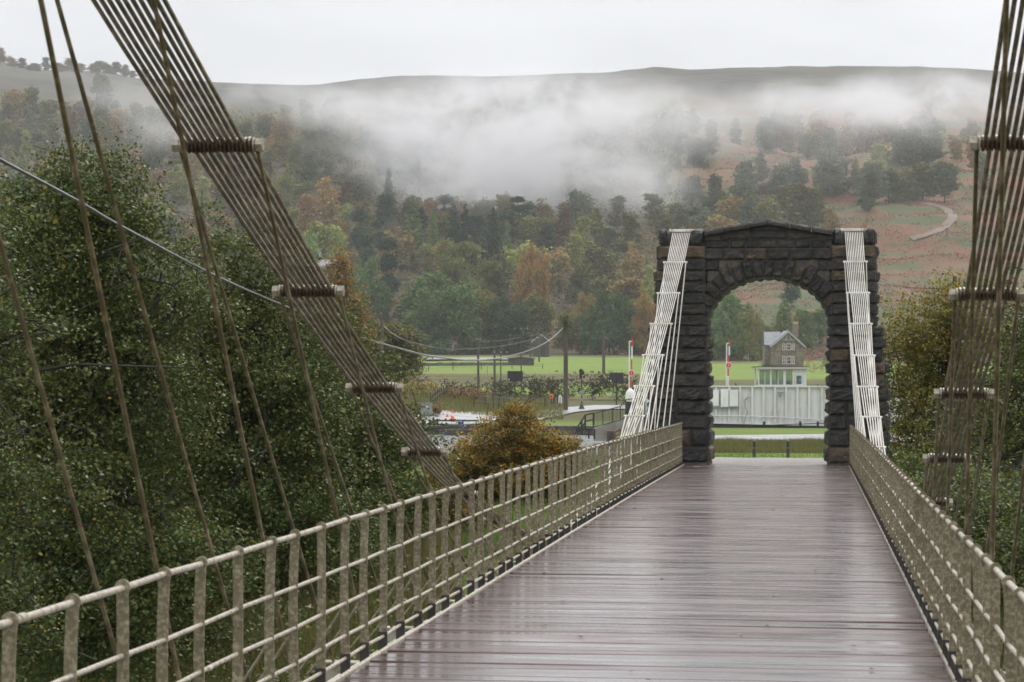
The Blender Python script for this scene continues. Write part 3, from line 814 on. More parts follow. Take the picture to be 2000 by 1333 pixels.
def make_tower(mirror=False):
    """far tower in world coordinates; mirrored about the middle of the span for the near one"""
    lab = ('dark rock-faced stone arch with a low pediment at the far end of the deck' if not mirror else
           'near stone arch of the bridge, beside the camera')
    root = thing('stone_arch_tower', (-.93, YF + TH / 2, -.1), lab, 'stone arch')
    def U(px): return WY(px, 700, YF).x
    def Z(py): return WY(1500, py, YF).z
    zb = dz(YF) - .35
    rs = random.Random(4)
    L0t, L1t = U(1284), U(1377); R0t, R1t = U(1625), U(1711)
    L0b, L1b = U(1266), U(1384); R0b, R1b = U(1618), U(1735)
    ztop = Z(449)
    zspr = Z(637)
    courses = [Z(q) for q in (449, 480, 505, 529, 550, 572, 594, 616, 637)] 
    lower = [Z(q) for q in (637, 657, 682, 707, 731, 757, 784, 811, 840, 873, 905)]
    # piers
    for side, (a0t, a1t, a0b, a1b) in (('L', (L0t, L1t, L0b, L1b)), ('R', (R0t, R1t, R0b, R1b))):
        core = MB(); blk = MB()
        allc = courses + lower[1:]
        slotu = joint(-1 if side == 'L' else 1, 22)[0].x; sw = .275
        for i in range(len(allc) - 1):
            z1, z0 = allc[i], allc[i + 1]
            f = (ztop - (z0 + z1) / 2) / (ztop - lower[-1])
            up = z0 >= zspr - .02
            x0 = a0t + (a0b - a0t) * (f if not up else f * .6); x1 = a1t + (a1b - a1t) * (f if not up else 0)
            out_ = rs.uniform(-.03, .03) + (.035 if (not up and i % 2) else 0)
            if side == 'L': x0 -= out_
            else: x1 += out_
            inn = (.03 if (not up and i % 2) else 0)
            if i == 0:           # cap course: two blocks either side of the saddle slot
                core.box(((x0 + x1) / 2, YF + TH / 2 + .25, (z0 + z1) / 2), (x1 - x0 - .06, TH - .6, z1 - z0 - .01))
                for b0, b1 in ((x0 + .05, slotu - sw), (slotu + sw, x1 - .02)):
                    core.box(((b0 + b1) / 2, YF + .2, (z0 + z1) / 2), (b1 - b0 - .05, .36, z1 - z0 - .02))
                    rock(blk, (b0, YF + .02, z0), (b1 - b0, 0, 0), (0, 0, z1 - z0), (0, -1, 0), .05, rs.random(), 5, 5)
                    rock(blk, (b0, YF + .38, z0), (0, -.36, 0), (0, 0, z1 - z0), (-1, 0, 0), .035, rs.random(), 4, 5)
                    rock(blk, (b1, YF + .02, z0), (0, .36, 0), (0, 0, z1 - z0), (1, 0, 0), .035, rs.random(), 4, 5)
                    rock(blk, (b0, YF + .02, z1 - .01), (b1 - b0, 0, 0), (0, .36, 0), (0, 0, 1), .03, rs.random(), 5, 4)
                continue
            core.box(((x0 + x1) / 2, YF + TH / 2, (z0 + z1) / 2), (x1 - x0 - .03, TH - .03, z1 - z0 + .002))
            n = 1 if (up and i < 3) or rs.random() < .25 else 2
            if not up and rs.random() < .3: n = 3
            cuts = [x0] + sorted(x0 + (x1 - x0) * (k / n + rs.uniform(-.12, .12) / n) for k in range(1, n)) + [x1]
            bg_ = .034 if up else .045
            for b0, b1 in zip(cuts[:-1], cuts[1:]):
                rock(blk, (b0, YF + .0, z0), (b1 - b0, 0, 0), (0, 0, z1 - z0), (0, -1, 0), bg_ * rs.uniform(.6, 1.5), rs.random())
                rock(blk, (b1, YF + TH, z0), (b0 - b1, 0, 0), (0, 0, z1 - z0), (0, 1, 0), bg_, rs.random(), 5, 4)
            # side faces
            ny = 2 + (i % 2)
            yc = [YF + TH * k / ny for k in range(ny + 1)]
            for y0, y1 in zip(yc[:-1], yc[1:]):
                rock(blk, (x0, y1, z0), (0, y0 - y1, 0), (0, 0, z1 - z0), (-1, 0, 0), bg_ * rs.uniform(.7, 1.5), rs.random())
                if not (side == 'L' and up) or True:
                    rock(blk, (x1, y0, z0), (0, y1 - y0, 0), (0, 0, z1 - z0), (1, 0, 0), bg_ * rs.uniform(.6, 1.7), rs.random())
        # plinth
        core.box(((a0b + a1b) / 2, YF + TH / 2, lower[-1] - .4), (a1b - a0b + .04, TH + .04, .8))
        p = core.build('pier', M['mortar'], root)
        blk.build('rock_faced_block', M['stone'], p, False)
        # saddle bar ledge
        mb = MB(); mb.box((slotu, YF + .75, ztop + .01), (.5, .22, .05), bev=.01)
        mb.build('chain_saddle', M['rod_lit'], p)
    # arch wall
    xc = (U(1383) + U(1618)) / 2; ra = (U(1618) - U(1383)) / 2 + .02; rz = Z(541) - zspr
    x0, x1 = L1t - .02, R0t + .02
    zc = Z(468)
    NS = 40
    yw0, yw1 = YF + .07, YF + TH - .07
    mb = MB()
    ts = [math.pi * k / NS for k in range(NS + 1)]
    arc = [(xc - ra * math.cos(t), zspr + rz * math.sin(t)) for t in ts]
    arc[0] = (arc[0][0], zspr - .02); arc[-1] = (arc[-1][0], zspr - .02)
    for k in range(NS):
        (ax, az), (bx, bz) = arc[k], arc[k + 1]
        mb.add([(ax, yw0, az), (bx, yw0, bz), (bx, yw0, zc), (ax, yw0, zc)], [(0, 1, 2, 3)])
        mb.add([(ax, yw1, az), (ax, yw1, zc), (bx, yw1, zc), (bx, yw1, bz)], [(0, 1, 2, 3)])
        mb.add([(ax, yw0, az), (ax, yw1, az), (bx, yw1, bz), (bx, yw0, bz)], [(0, 1, 2, 3)])
    mb.add([(x0, yw0, zc), (x1, yw0, zc), (x1, yw1, zc), (x0, yw1, zc)], [(0, 1, 2, 3)])
    wall = mb.build('arch_wall', M['mortar'], root)
    vb = MB()
    nv = 19; tk = .42
    def ept(t, off):
        px_, pz_ = xc - ra * math.cos(t), zspr + rz * math.sin(t)
        nx, nz_ = -math.cos(t) / ra, math.sin(t) / rz; l = math.hypot(nx, nz_)
        return Vector((px_ + nx / l * off, 0, pz_ + nz_ / l * off)), Vector((nx / l, 0, nz_ / l))
    # equal arc-length stations
    tt = np.linspace(0, math.pi, 600); pp = np.array([[xc - ra * math.cos(t), zspr + rz * math.sin(t)] for t in tt])
    sl_ = np.concatenate([[0], np.cumsum(np.hypot(*np.diff(pp, axis=0).T))])
    st = [float(np.interp(sl_[-1] * k / nv, sl_, tt)) for k in range(nv + 1)]
    zlim = Z(508)
    for k in range(nv):
        a, na = ept(st[k], 0); b, nb_ = ept(st[k + 1], 0)
        th = tk * (1.15 if k % 2 else .9)
        tm = (st[k] + st[k + 1]) / 2; m_, nm = ept(tm, 0)
        if nm.z > .05: th = min(th, max(.2, (zlim - m_.z) / nm.z)) if nm.z > .6 else th
        cxl, cxr = x0, x1
        if nm.x < 0: th = min(th, (m_.x - cxl) / -nm.x) if m_.x + nm.x * th < cxl else th
        if nm.x > 0: th = min(th, (cxr - m_.x) / nm.x) if m_.x + nm.x * th > cxr else th
        th = max(th, .16)
        Uv = b - a; Vv = nm * th
        for (yy, nn, s_) in ((yw0, -1, 1), (yw1, 1, -1)):
            O = Vector((a.x, yy, a.z)) if s_ > 0 else Vector((b.x, yy, b.z))
            A1 = a + na * th; B1 = b + nb_ * th
            if s_ < 0: A1, B1 = B1, A1
            A1.y = B1.y = yy
            rock(vb, O, Uv * s_ * 1.0, Vv, (0, nn, 0), .045 * rs.uniform(.6, 1.4), rs.random(), 6, 7, A1, B1 - A1)
        for q in range(4):
            y0 = yw0 + (yw1 - yw0) * q / 4; y1 = yw0 + (yw1 - yw0) * (q + 1) / 4
            rock(vb, (a.x, y0, a.z), (0, y1 - y0, 0), (Uv.x, 0, Uv.z), (-nm.x, 0, -nm.z), .014 * rs.uniform(.5, 1.6), rs.random(), 4, 3)
    vb.build('voussoirs', M['stone'], wall)
    sb = MB()
    rows = [(Z(508), Z(485)), (Z(485), Z(468))]
    for ri, (za, zb_) in enumerate(rows):
        n = 6 + ri; cuts = [x0] + [x0 + (x1 - x0) * (k + (.5 if ri else 0) + rs.uniform(-.12, .12)) / (n + (1 if ri else 0)) for k in range(1, n + (1 if ri else 0))] + [x1]
        for b0, b1 in zip(cuts[:-1], cuts[1:]):
            rock(sb, (b0, yw0 - (.02 if ri == 0 else 0), za), (b1 - b0, 0, 0), (0, 0, zb_ - za), (0, -1, 0), .03, rs.random())
            rock(sb, (b1, yw1, za), (b0 - b1, 0, 0), (0, 0, zb_ - za), (0, 1, 0), .03, rs.random())
    # spandrel rows
    for (za, zb_) in ((Z(530), Z(508)), (Z(552), Z(530)), (Z(574), Z(552)), (Z(597), Z(574))):
        zm = za
        # outer limit of the voussoir ring at this height
        sv = min(1, max(0, (zm - zspr) / (rz + tk))); xr = (ra + tk * .95) * math.sqrt(max(0, 1 - sv * sv))
        for b0, b1 in ((x0, xc - xr), (xc + xr, x1)):
            if b1 - b0 > .12:
                n = 2 if b1 - b0 > .55 else 1
                for k in range(n):
                    c0 = b0 + (b1 - b0) * k / n; c1 = b0 + (b1 - b0) * (k + 1) / n
                    rock(sb, (c0, yw0 + .004, za), (c1 - c0, 0, 0), (0, 0, zb_ - za), (0, -1, 0), .03, rs.random())
                    rock(sb, (c1, yw1 - .004, za), (c0 - c1, 0, 0), (0, 0, zb_ - za), (0, 1, 0), .03, rs.random())
    sb.build('coursed_block', M['stone'], wall)
    # pediment gable and coping
    pb = MB(); ap = (U(1500), Z(441)); e0 = (x0, Z(462)); e1 = (x1, Z(462))
    pb.prism([(e0[0], yw0 - .01, zc + .002), (e1[0], yw0 - .01, zc + .002), (e1[0], yw0 - .01, e1[1]), (ap[0], yw0 - .01, ap[1]), (e0[0], yw0 - .01, e0[1])], (0, yw1 - yw0 + .02, 0))
    g_ = pb.build('pediment', M['mortar'], root)
    gb = MB()
    for c0, c1 in ((U(1405), U(1462)), (U(1462), U(1540)), (U(1540), U(1597))):
        zt_ = min(np.interp(c0, [e0[0], ap[0], e1[0]], [e0[1], ap[1], e1[1]]), np.interp(c1, [e0[0], ap[0], e1[0]], [e0[1], ap[1], e1[1]])) - .02
        rock(gb, (c0, yw0 - .015, zc + .01), (c1 - c0, 0, 0), (0, 0, zt_ - zc), (0, -1, 0), .03, rs.random())
    gb.build('gable_block', M['stone'], g_)
    cb = MB()
    for (p0, p1) in ((e0, ap), (ap, e1)):
        n = 3
        for k in range(n):
            a = Vector((p0[0] + (p1[0] - p0[0]) * k / n, 0, p0[1] + (p1[1] - p0[1]) * k / n)); b = Vector((p0[0] + (p1[0] - p0[0]) * (k + 1) / n, 0, p0[1] + (p1[1] - p0[1]) * (k + 1) / n))
            h_ = .115; y0 = YF - .07; y1 = YF + TH + .07
            up = Vector((0, 0, h_))
            rock(cb, (a.x, y0, a.z), (b - a), up, (0, -1, 0), .010, rs.random(), 8, 4)
            rock(cb, (b.x, y1, b.z), (a - b), up, (0, 1, 0), .018, rs.random(), 6, 4)
            rock(cb, (a.x, y0, a.z + h_), (b - a), (0, y1 - y0, 0), (0, 0, 1), .010, rs.random(), 6, 9)
            cb.add([(a.x, y0, a.z), (b.x, y0, b.z), (b.x, y1, b.z), (a.x, y1, a.z)], [(0, 1, 2, 3)])
    cb.build('coping', M['stone'], g_)
    return root
tower = make_tower()
# weeds sprouting on the pier heads
M['weed'] = pmat('dry_weed', [(.20, .12, .05), (.30, .22, .09)], 5, .7)
def weed(px, py, label, n=7, h=.32, seed=1):
    base = WY(px, 449, YF + .55); base.z = WY(1500, 449, YF).z - .02
    r = random.Random(seed); mb = MB()
    for i in range(n):
        dx, dy = r.gauss(0, .06), r.gauss(0, .05); hh = h * r.uniform(.5, 1.1); p0 = base + Vector((dx, dy, 0))
        p1 = p0 + Vector((r.gauss(0, .05), r.gauss(0, .04), hh))
        mb.tube([p0, (p0 + p1) / 2 + Vector((r.gauss(0, .015), 0, 0)), p1], [.005, .004, .002], 4)
        for k in range(16):
            q = p0 + (p1 - p0) * r.uniform(.35, 1); d = Vector((r.gauss(0, 1), r.gauss(0, 1), r.gauss(.3, .7))).normalized() * r.uniform(.02, .05)
            s = Vector((r.gauss(0, 1), r.gauss(0, 1), 0)).normalized() * .008
            mb.add([q, q + d * .5 + s, q + d, q + d * .5 - s], [(0, 1, 2, 3)])
    tag(mb.build('weed', M['weed']), label, 'weed', 'dry weeds sprouting on the pier heads')
weed(1312, 430, 'tall dry weed above the left chain, on the outer side of the left pier head', 3, .42, 3)
weed(1352, 440, 'short brown weed above the left chain, on the inner side of the left pier head', 6, .22, 4)
weed(1622, 440, 'thin weed on the inner shoulder of the right pier head', 3, .25, 5)
weed(1685, 440, 'dry weed behind the top of the right chain', 5, .34, 6)
# ================================================================== VEGETATION
def leaf_quads(P, size, rng, flat=.0, up=.0):
    n = len(P)
    nn0 = rng.normal(size=(n, 3)) * .62 + np.array([0, 0, .75]); nn0 /= np.linalg.norm(nn0, axis=1, keepdims=True)
    a = rng.normal(size=(n, 3)); a -= nn0 * (a * nn0).sum(1, keepdims=True); a /= np.linalg.norm(a, axis=1, keepdims=True)
    b = np.cross(nn0, a)
    s = (size * rng.uniform(.5, 1.45, n))[:, None]
    nn = np.cross(a, b)
    v0 = P - a * s * .5; v2 = P + a * s * .5
    v1 = P + b * s * .33 + nn * s * .10; v3 = P - b * s * .33 + nn * s * .10
    V = np.stack([v0, v1, v2, v3], 1).reshape(-1, 3)
    Q = np.arange(4 * n).reshape(n, 4)
    return V, Q
def crown_points(blobs, nclump, per, rc, rng, shell=.55, bough=0, bsc=1.0, vsp=.20):
    """blobs: (cx,cy,cz,rx,ry,rz); leaf positions in small clumps through the crown's volume, denser towards the outside"""
    B = np.array(blobs, float)
    wgt = (B[:, 3] * B[:, 4] * B[:, 5]) ** (2 / 3); wgt /= wgt.sum()
    k = rng.choice(len(B), nclump, p=wgt)
    d = rng.normal(size=(nclump, 3)); d /= np.linalg.norm(d, axis=1, keepdims=True)
    r = np.maximum(rng.uniform(0, 1, nclump) ** shell, .25) * rng.uniform(.86, 1.10, nclump)
    c = B[k, :3] + d * r[:, None] * B[k, 3:6]
    if bough:
        nb = max(8, nclump // bough); cc = c[:nb]; cc = cc[rng.integers(0, nb, nclump)]
        o_ = rng.normal(size=(nclump, 3)) * np.array([.46, .46, vsp]); o_[:, 2] -= .28 * np.hypot(o_[:, 0], o_[:, 1])
        c = cc + o_ * bsc
    m = len(c)
    pn = rng.poisson(per, m) + 2
    idx = np.repeat(np.arange(m), pn)
    rcl = rc * rng.uniform(.6, 1.35, m)
    # a clump is a short leafy spray
    ax = rng.normal(size=(m, 3)); ax[:, 2] = np.abs(ax[:, 2]) * .6; ax /= np.linalg.norm(ax, axis=1, keepdims=True)
    t = rng.uniform(-1, 1, len(idx))
    off = rng.normal(size=(len(idx), 3)) * .42; off[:, 2] *= .6
    P = c[idx] + (ax[idx] * t[:, None] * .9 + off) * rcl[idx][:, None]
    return P, c
def limb_tree(mb, base, top, r0, nl, blobs, rng, spread=1.0, levels=2):
    """tapered trunk from base to top and limbs reaching to the blob centres"""
    base, top = Vector(base), Vector(top)
    k = 6; pts = []; H = (top - base).length
    for i in range(k + 1):
        f = i / k; p = base + (top - base) * f
        if 0 < i: p += Vector((rng.normal() * .018 * H, rng.normal() * .018 * H, 0))
        pts.append(p)
    mb.tube(pts, [r0 * (1.25 if i == 0 else (1 - .8 * i / k)) for i in range(k + 1)], 8)
    for q in range(nl):
        b = blobs[rng.integers(len(blobs))]
        f = rng.uniform(.25, .9); i = int(f * k); s = pts[i] + (pts[min(i + 1, k)] - pts[i]) * (f * k - i)
        e = Vector((b[0] + rng.normal() * b[3] * .4, b[1] + rng.normal() * b[4] * .4, b[2] + rng.normal() * b[5] * .35))
        L = (e - s).length; rr_ = r0 * (1 - .75 * f) * .5
        m1 = s + (e - s) * .35 + Vector((rng.normal() * .05 * L, rng.normal() * .05 * L, .07 * L)); m2 = s + (e - s) * .7 + Vector((rng.normal() * .06 * L, rng.normal() * .06 * L, .05 * L))
        mb.tube([s, m1, m2, e], [rr_, rr_ * .75, rr_ * .45, rr_ * .15], 6)
        for z in range(levels):
            s2 = m1 + (m2 - m1) * rng.uniform(0, 1); e2 = s2 + Vector((rng.normal(), rng.normal(), rng.normal() * .6 + .2)) * L * .22
            mb.tube([s2, (s2 + e2) / 2 + Vector((0, 0, .03 * L)), e2], [rr_ * .4, rr_ * .25, rr_ * .08], 5)

def near_tree(name, label, base, blobs, nclump, per, leaf, mat, seed, group, r0=.22, rc=.42, nl=14, cat='tree', shell=.55):
    rng = np.random.default_rng(seed)
    root = thing(name, base, label, cat, group)
    if leaf < .1 and cat == 'tree': nclump = int(nclump * 1.3)
    P, c = crown_points(blobs, nclump, per, rc * .68, rng, shell, 14 if cat == 'tree' and leaf < .1 else 0, .95)
    zmin = float(near_z(base[0], base[1])) - .2 if base[1] < 56 else -9
    P = P[P[:, 2] > zmin]
    V, Q = leaf_quads(P, leaf, rng)
    V -= np.array(base)
    np_mesh('crown', V, Q, mat, root)
    mb = MB(); top = max(blobs, key=lambda b: b[2]); limb_tree(mb, Vector(base) - Vector((0, 0, .3)), (top[0], top[1], top[2]), r0, nl, blobs, rng)
    # fine twigs near clump centres
    for q in range(min(len(c), 160)):
        a = Vector(c[rng.integers(len(c))]); e = a + Vector((rng.normal(), rng.normal(), abs(rng.normal()) * .6)) * .4
        mb.tube([a - (e - a) * .5, e], [.014, .004], 4, False)
    mb.build('trunk', M['bark'], root, True)
    return root
def blob(px, py, d, rpx, rpy, dr=None):
    p = W(px, py, d); k = d / F
    return (p.x, p.y, p.z, rpx * k, (dr if dr else rpx * k), rpy * k)
def gb(px, d, dzz=0):
    p = G(px, d); return (p.x, p.y, p.z + dzz)
GL = 'riverside trees left of the bridge'
near_tree('alder_tree', 'dark green alder cut by the left edge of the frame, leftmost of the riverside trees', gb(-160, 30),
          [blob(-170, 420, 30, 190, 200), blob(-120, 700, 30, 210, 260), blob(-60, 980, 30, 200, 240), blob(-150, 1200, 30, 260, 240), blob(-40, 560, 30, 90, 130), blob(-95, 330, 30, 110, 75)],
          900, 42, .058, M['leaf_near'], 1, GL)
near_tree('alder_tree', 'tall dark alder with the highest crown of the riverside trees, behind the leftmost hanger rods', gb(150, 36),
          [blob(165, 340, 36, 95, 80), blob(110, 420, 36, 130, 110), blob(230, 430, 36, 130, 110), blob(120, 560, 36, 210, 170), blob(250, 640, 36, 170, 190), blob(60, 760, 36, 200, 200),
           blob(200, 860, 36, 230, 200), blob(330, 560, 36, 80, 110), blob(90, 1020, 36, 220, 170), blob(280, 1060, 35, 210, 160), blob(150, 1170, 35, 240, 110)],
          2600, 46, .060, M['leaf_near'], 2, GL, .30, .42, 26)
near_tree('alder_tree', 'broad dark alder behind the near chain, second crown of the riverside trees', gb(450, 40),
          [blob(440, 500, 40, 90, 75), blob(380, 600, 40, 130, 140), blob(510, 590, 40, 115, 110), blob(560, 690, 40, 110, 130), blob(430, 760, 40, 210, 180), blob(560, 850, 40, 150, 170), blob(400, 950, 40, 220, 170),
           blob(560, 1010, 39, 180, 130), blob(420, 1110, 38, 210, 110), blob(620, 1090, 38, 120, 90)],
          2500, 46, .060, M['leaf_near'], 3, GL, .28, .42, 26)
near_tree('alder_tree', 'lower dark alder whose crown slopes down to the rail, right-hand end of the riverside trees', gb(690, 43),
          [blob(655, 690, 43, 75, 85), blob(700, 790, 43, 80, 90), blob(640, 830, 43, 120, 130), blob(740, 880, 43, 75, 90), blob(690, 960, 42, 120, 110), blob(770, 980, 42, 60, 80), blob(640, 1060, 41, 130, 90)],
          1500, 46, .062, M['leaf_near'], 4, GL, .2, .40, 18)
GR = 'riverside trees right of the bridge'
near_tree('hawthorn_tree', 'tall yellow-tinged tree just right of the arch pier', gb(1840, 53),
          [blob(1830, 660, 53, 85, 75), blob(1790, 730, 53, 65, 110), blob(1890, 640, 53, 70, 90), blob(1850, 790, 53, 100, 120), blob(1800, 860, 53, 70, 110), blob(1880, 900, 53, 110, 120), blob(1830, 590, 53, 40, 34), blob(1868, 540, 53, 22, 36), blob(1795, 960, 52, 55, 90)],
          1300, 46, .062, M['leaf_gold'], 5, GR, .2, .42, 20)
near_tree('alder_tree', 'dark tree behind the near chain at the right edge of the frame', gb(2010, 46),
          [blob(1980, 680, 46, 100, 110), blob(2080, 600, 46, 130, 160), blob(1960, 820, 46, 100, 130), blob(2080, 860, 46, 160, 200), blob(1930, 960, 46, 100, 110), blob(2010, 1040, 44, 130, 130), blob(2120, 1100, 44, 150, 160)],
          1500, 44, .062, M['leaf_near'], 6, GR, .2, .42, 18)
near_tree('alder_tree', 'dark low tree behind the right railing, below the near chain', gb(1960, 38),
          [blob(1900, 980, 38, 80, 90), blob(1960, 1080, 38, 100, 110), blob(2060, 1060, 36, 130, 140), blob(1860, 960, 40, 50, 80), blob(2010, 1200, 36, 150, 110)],
          900, 42, .062, M['leaf_near'], 7, GR, .14, .40, 12)
near_tree('orange_shrub', 'rounded shrub turning orange in front of the tarmac apron, left of the far railing end', gb(1000, 46),
          [blob(1000, 860, 46, 80, 58), blob(930, 900, 46, 66, 46), blob(1085, 892, 46, 66, 46), blob(1020, 930, 46, 110, 52), blob(960, 950, 46, 90, 45), blob(1010, 815, 46, 36, 30)],
          1500, 44, .050, M['leaf_orange'], 8, None, .03, .24, 14, 'shrub', .5)
near_tree('red_shrub', 'low reddish bush between the alders and the orange shrub', gb(860, 43),
          [blob(845, 990, 43, 55, 60), blob(900, 1010, 43, 55, 50), blob(815, 1060, 43, 50, 50), blob(950, 1040, 44, 60, 42)],
          700, 40, .050, M['leaf_orange'], 9, None, .03, .25, 8, 'shrub', .5)
near_tree('willow_tree', 'olive willow with drooping crown behind the first wooden pole', gb(770, 215),
          [blob(765, 700, 215, 62, 65), blob(735, 665, 215, 45, 40), blob(800, 690, 215, 34, 50), blob(720, 735, 215, 60, 50), blob(690, 690, 215, 40, 60), blob(775, 655, 215, 35, 25)],
          900, 34, .22, leaf_mat('willow_leaves', (.115, .125, .035), .4, .6, .25, (.24, .19, .04), .2, .3), 10, None, .25, .75, 14)
near_tree('birch_tree', 'golden birch with thin upright crown between the near chain and the green wood', gb(690, 190),
          [blob(680, 600, 190, 40, 60), blob(655, 550, 190, 30, 60), blob(700, 650, 190, 42, 45), blob(640, 620, 190, 35, 70), blob(668, 520, 190, 16, 40)],
          460, 22, .20, leaf_mat('birch_leaves', (.16, .14, .030), .4, .6, .3, (.36, .16, .02), .4, .35), 12, None, .14, .9, 16)
# riverside undergrowth
def scrub(name, label, spots, nper, leaf, mat, seed, cat, rc=.3):
    rng = np.random.default_rng(seed); Ps = []
    for (px, d, h, wd) in spots:
        p = G(px, d); n = nper
        q = rng.normal(size=(n, 3)); q[:, 0] *= wd * .5; q[:, 1] *= wd * .5; q[:, 2] = np.abs(q[:, 2]) * h * .45
        q[:, 2] *= np.exp(-(q[:, 0] ** 2 + q[:, 1] ** 2) / (wd * wd)); Ps.append(q + np.array(p))
    V, Q = leaf_quads(np.concatenate(Ps), leaf, rng)
    return tag(np_mesh(name, V, Q, mat), label, cat, kind='stuff')
r_ = np.random.default_rng(50)
sp = [(r_.uniform(-500, 780), r_.uniform(27, 44), r_.uniform(.4, 1.3), r_.uniform(.8, 1.8)) for _ in range(170)] + [(r_.uniform(1750, 2500), r_.uniform(30, 55), r_.uniform(.5, 1.4), r_.uniform(.8, 1.8)) for _ in range(90)]
scrub('undergrowth', 'tangled dark undergrowth on the river bank below the trees', sp, 520, .06, M['leaf_near'], 51, 'undergrowth')
def grass(name, label, region, n, h, mat, seed, w_=.008):
    rng = np.random.default_rng(seed); V = []; Q = []
    px = rng.uniform(region[0], region[1], n); d = rng.uniform(region[2], region[3], n)
    l = (px - 1000) / F * d; x = CA * l - SA * d; y = SA * l + CA * d
    z = np.where(d < 56, near_z(x, y), EYE + hill_z(px, d))
    hh = h * rng.uniform(.5, 1.3, n) * (.6 + .8 * vnoise(x * .8, y * .8)); an = rng.uniform(0, 6.28, n); le = rng.uniform(.1, .6, n) * hh
    a2 = rng.uniform(0, 6.28, n)
    p0 = np.stack([x - np.cos(an) * w_, y - np.sin(an) * w_, z], -1); p1 = np.stack([x + np.cos(an) * w_, y + np.sin(an) * w_, z], -1)
    tp = np.stack([x + np.cos(a2) * le, y + np.sin(a2) * le, z + hh], -1)
    mid = (p0 + p1) / 2 * .5 + tp * .5; mid[:, 2] += hh * .12; mid2 = mid + (p1 - p0) * .35
    V = np.stack([p0, p1, mid2, mid], 1).reshape(-1, 3); V2 = np.stack([mid, mid2, tp, tp + (p1 - p0) * .05], 1).reshape(-1, 3)
    V = np.concatenate([V, V2]); Q = np.arange(len(V)).reshape(-1, 4)
    return tag(np_mesh(name, V, Q, mat), label, 'grass', kind='stuff')
M['grass_y'] = leaf_mat('bank_grass_blades', (.12, .15, .035), .4, .6, .3, (.24, .16, .06), .3, .3)
M['grass_g'] = leaf_mat('green_grass_blades', (.10, .20, .025), .35, .6, .3, (.2, .2, .04), .1, .5)
grass('bank_grass', 'yellow tufted grass on the river bank seen through the left railing', (200, 900, 30, 41), 26000, .42, M['grass_y'], 60)
grass('lawn_grass', 'short bright green grass beside the left railing', (640, 1330, 40, 57), 40000, .16, M['grass_g'], 61, .007)
grass('verge_grass', 'rough olive grass on the verge bank seen through the arch', (1340, 1680, 104, 112.5), 22000, .22, M['grass_y'], 62, .016)
grass('lawn_edge_grass', 'bright short grass on either side of the bollards seen through the arch', (1340, 1700, 60, 106), 26000, .06, M['grass_g'], 63, .012)
grass('far_bank_grass', 'rough grass on the canal bank left of the tall wooden pole', (700, 1100, 172, 285), 30000, .40, M['grass_y'], 64, .03)

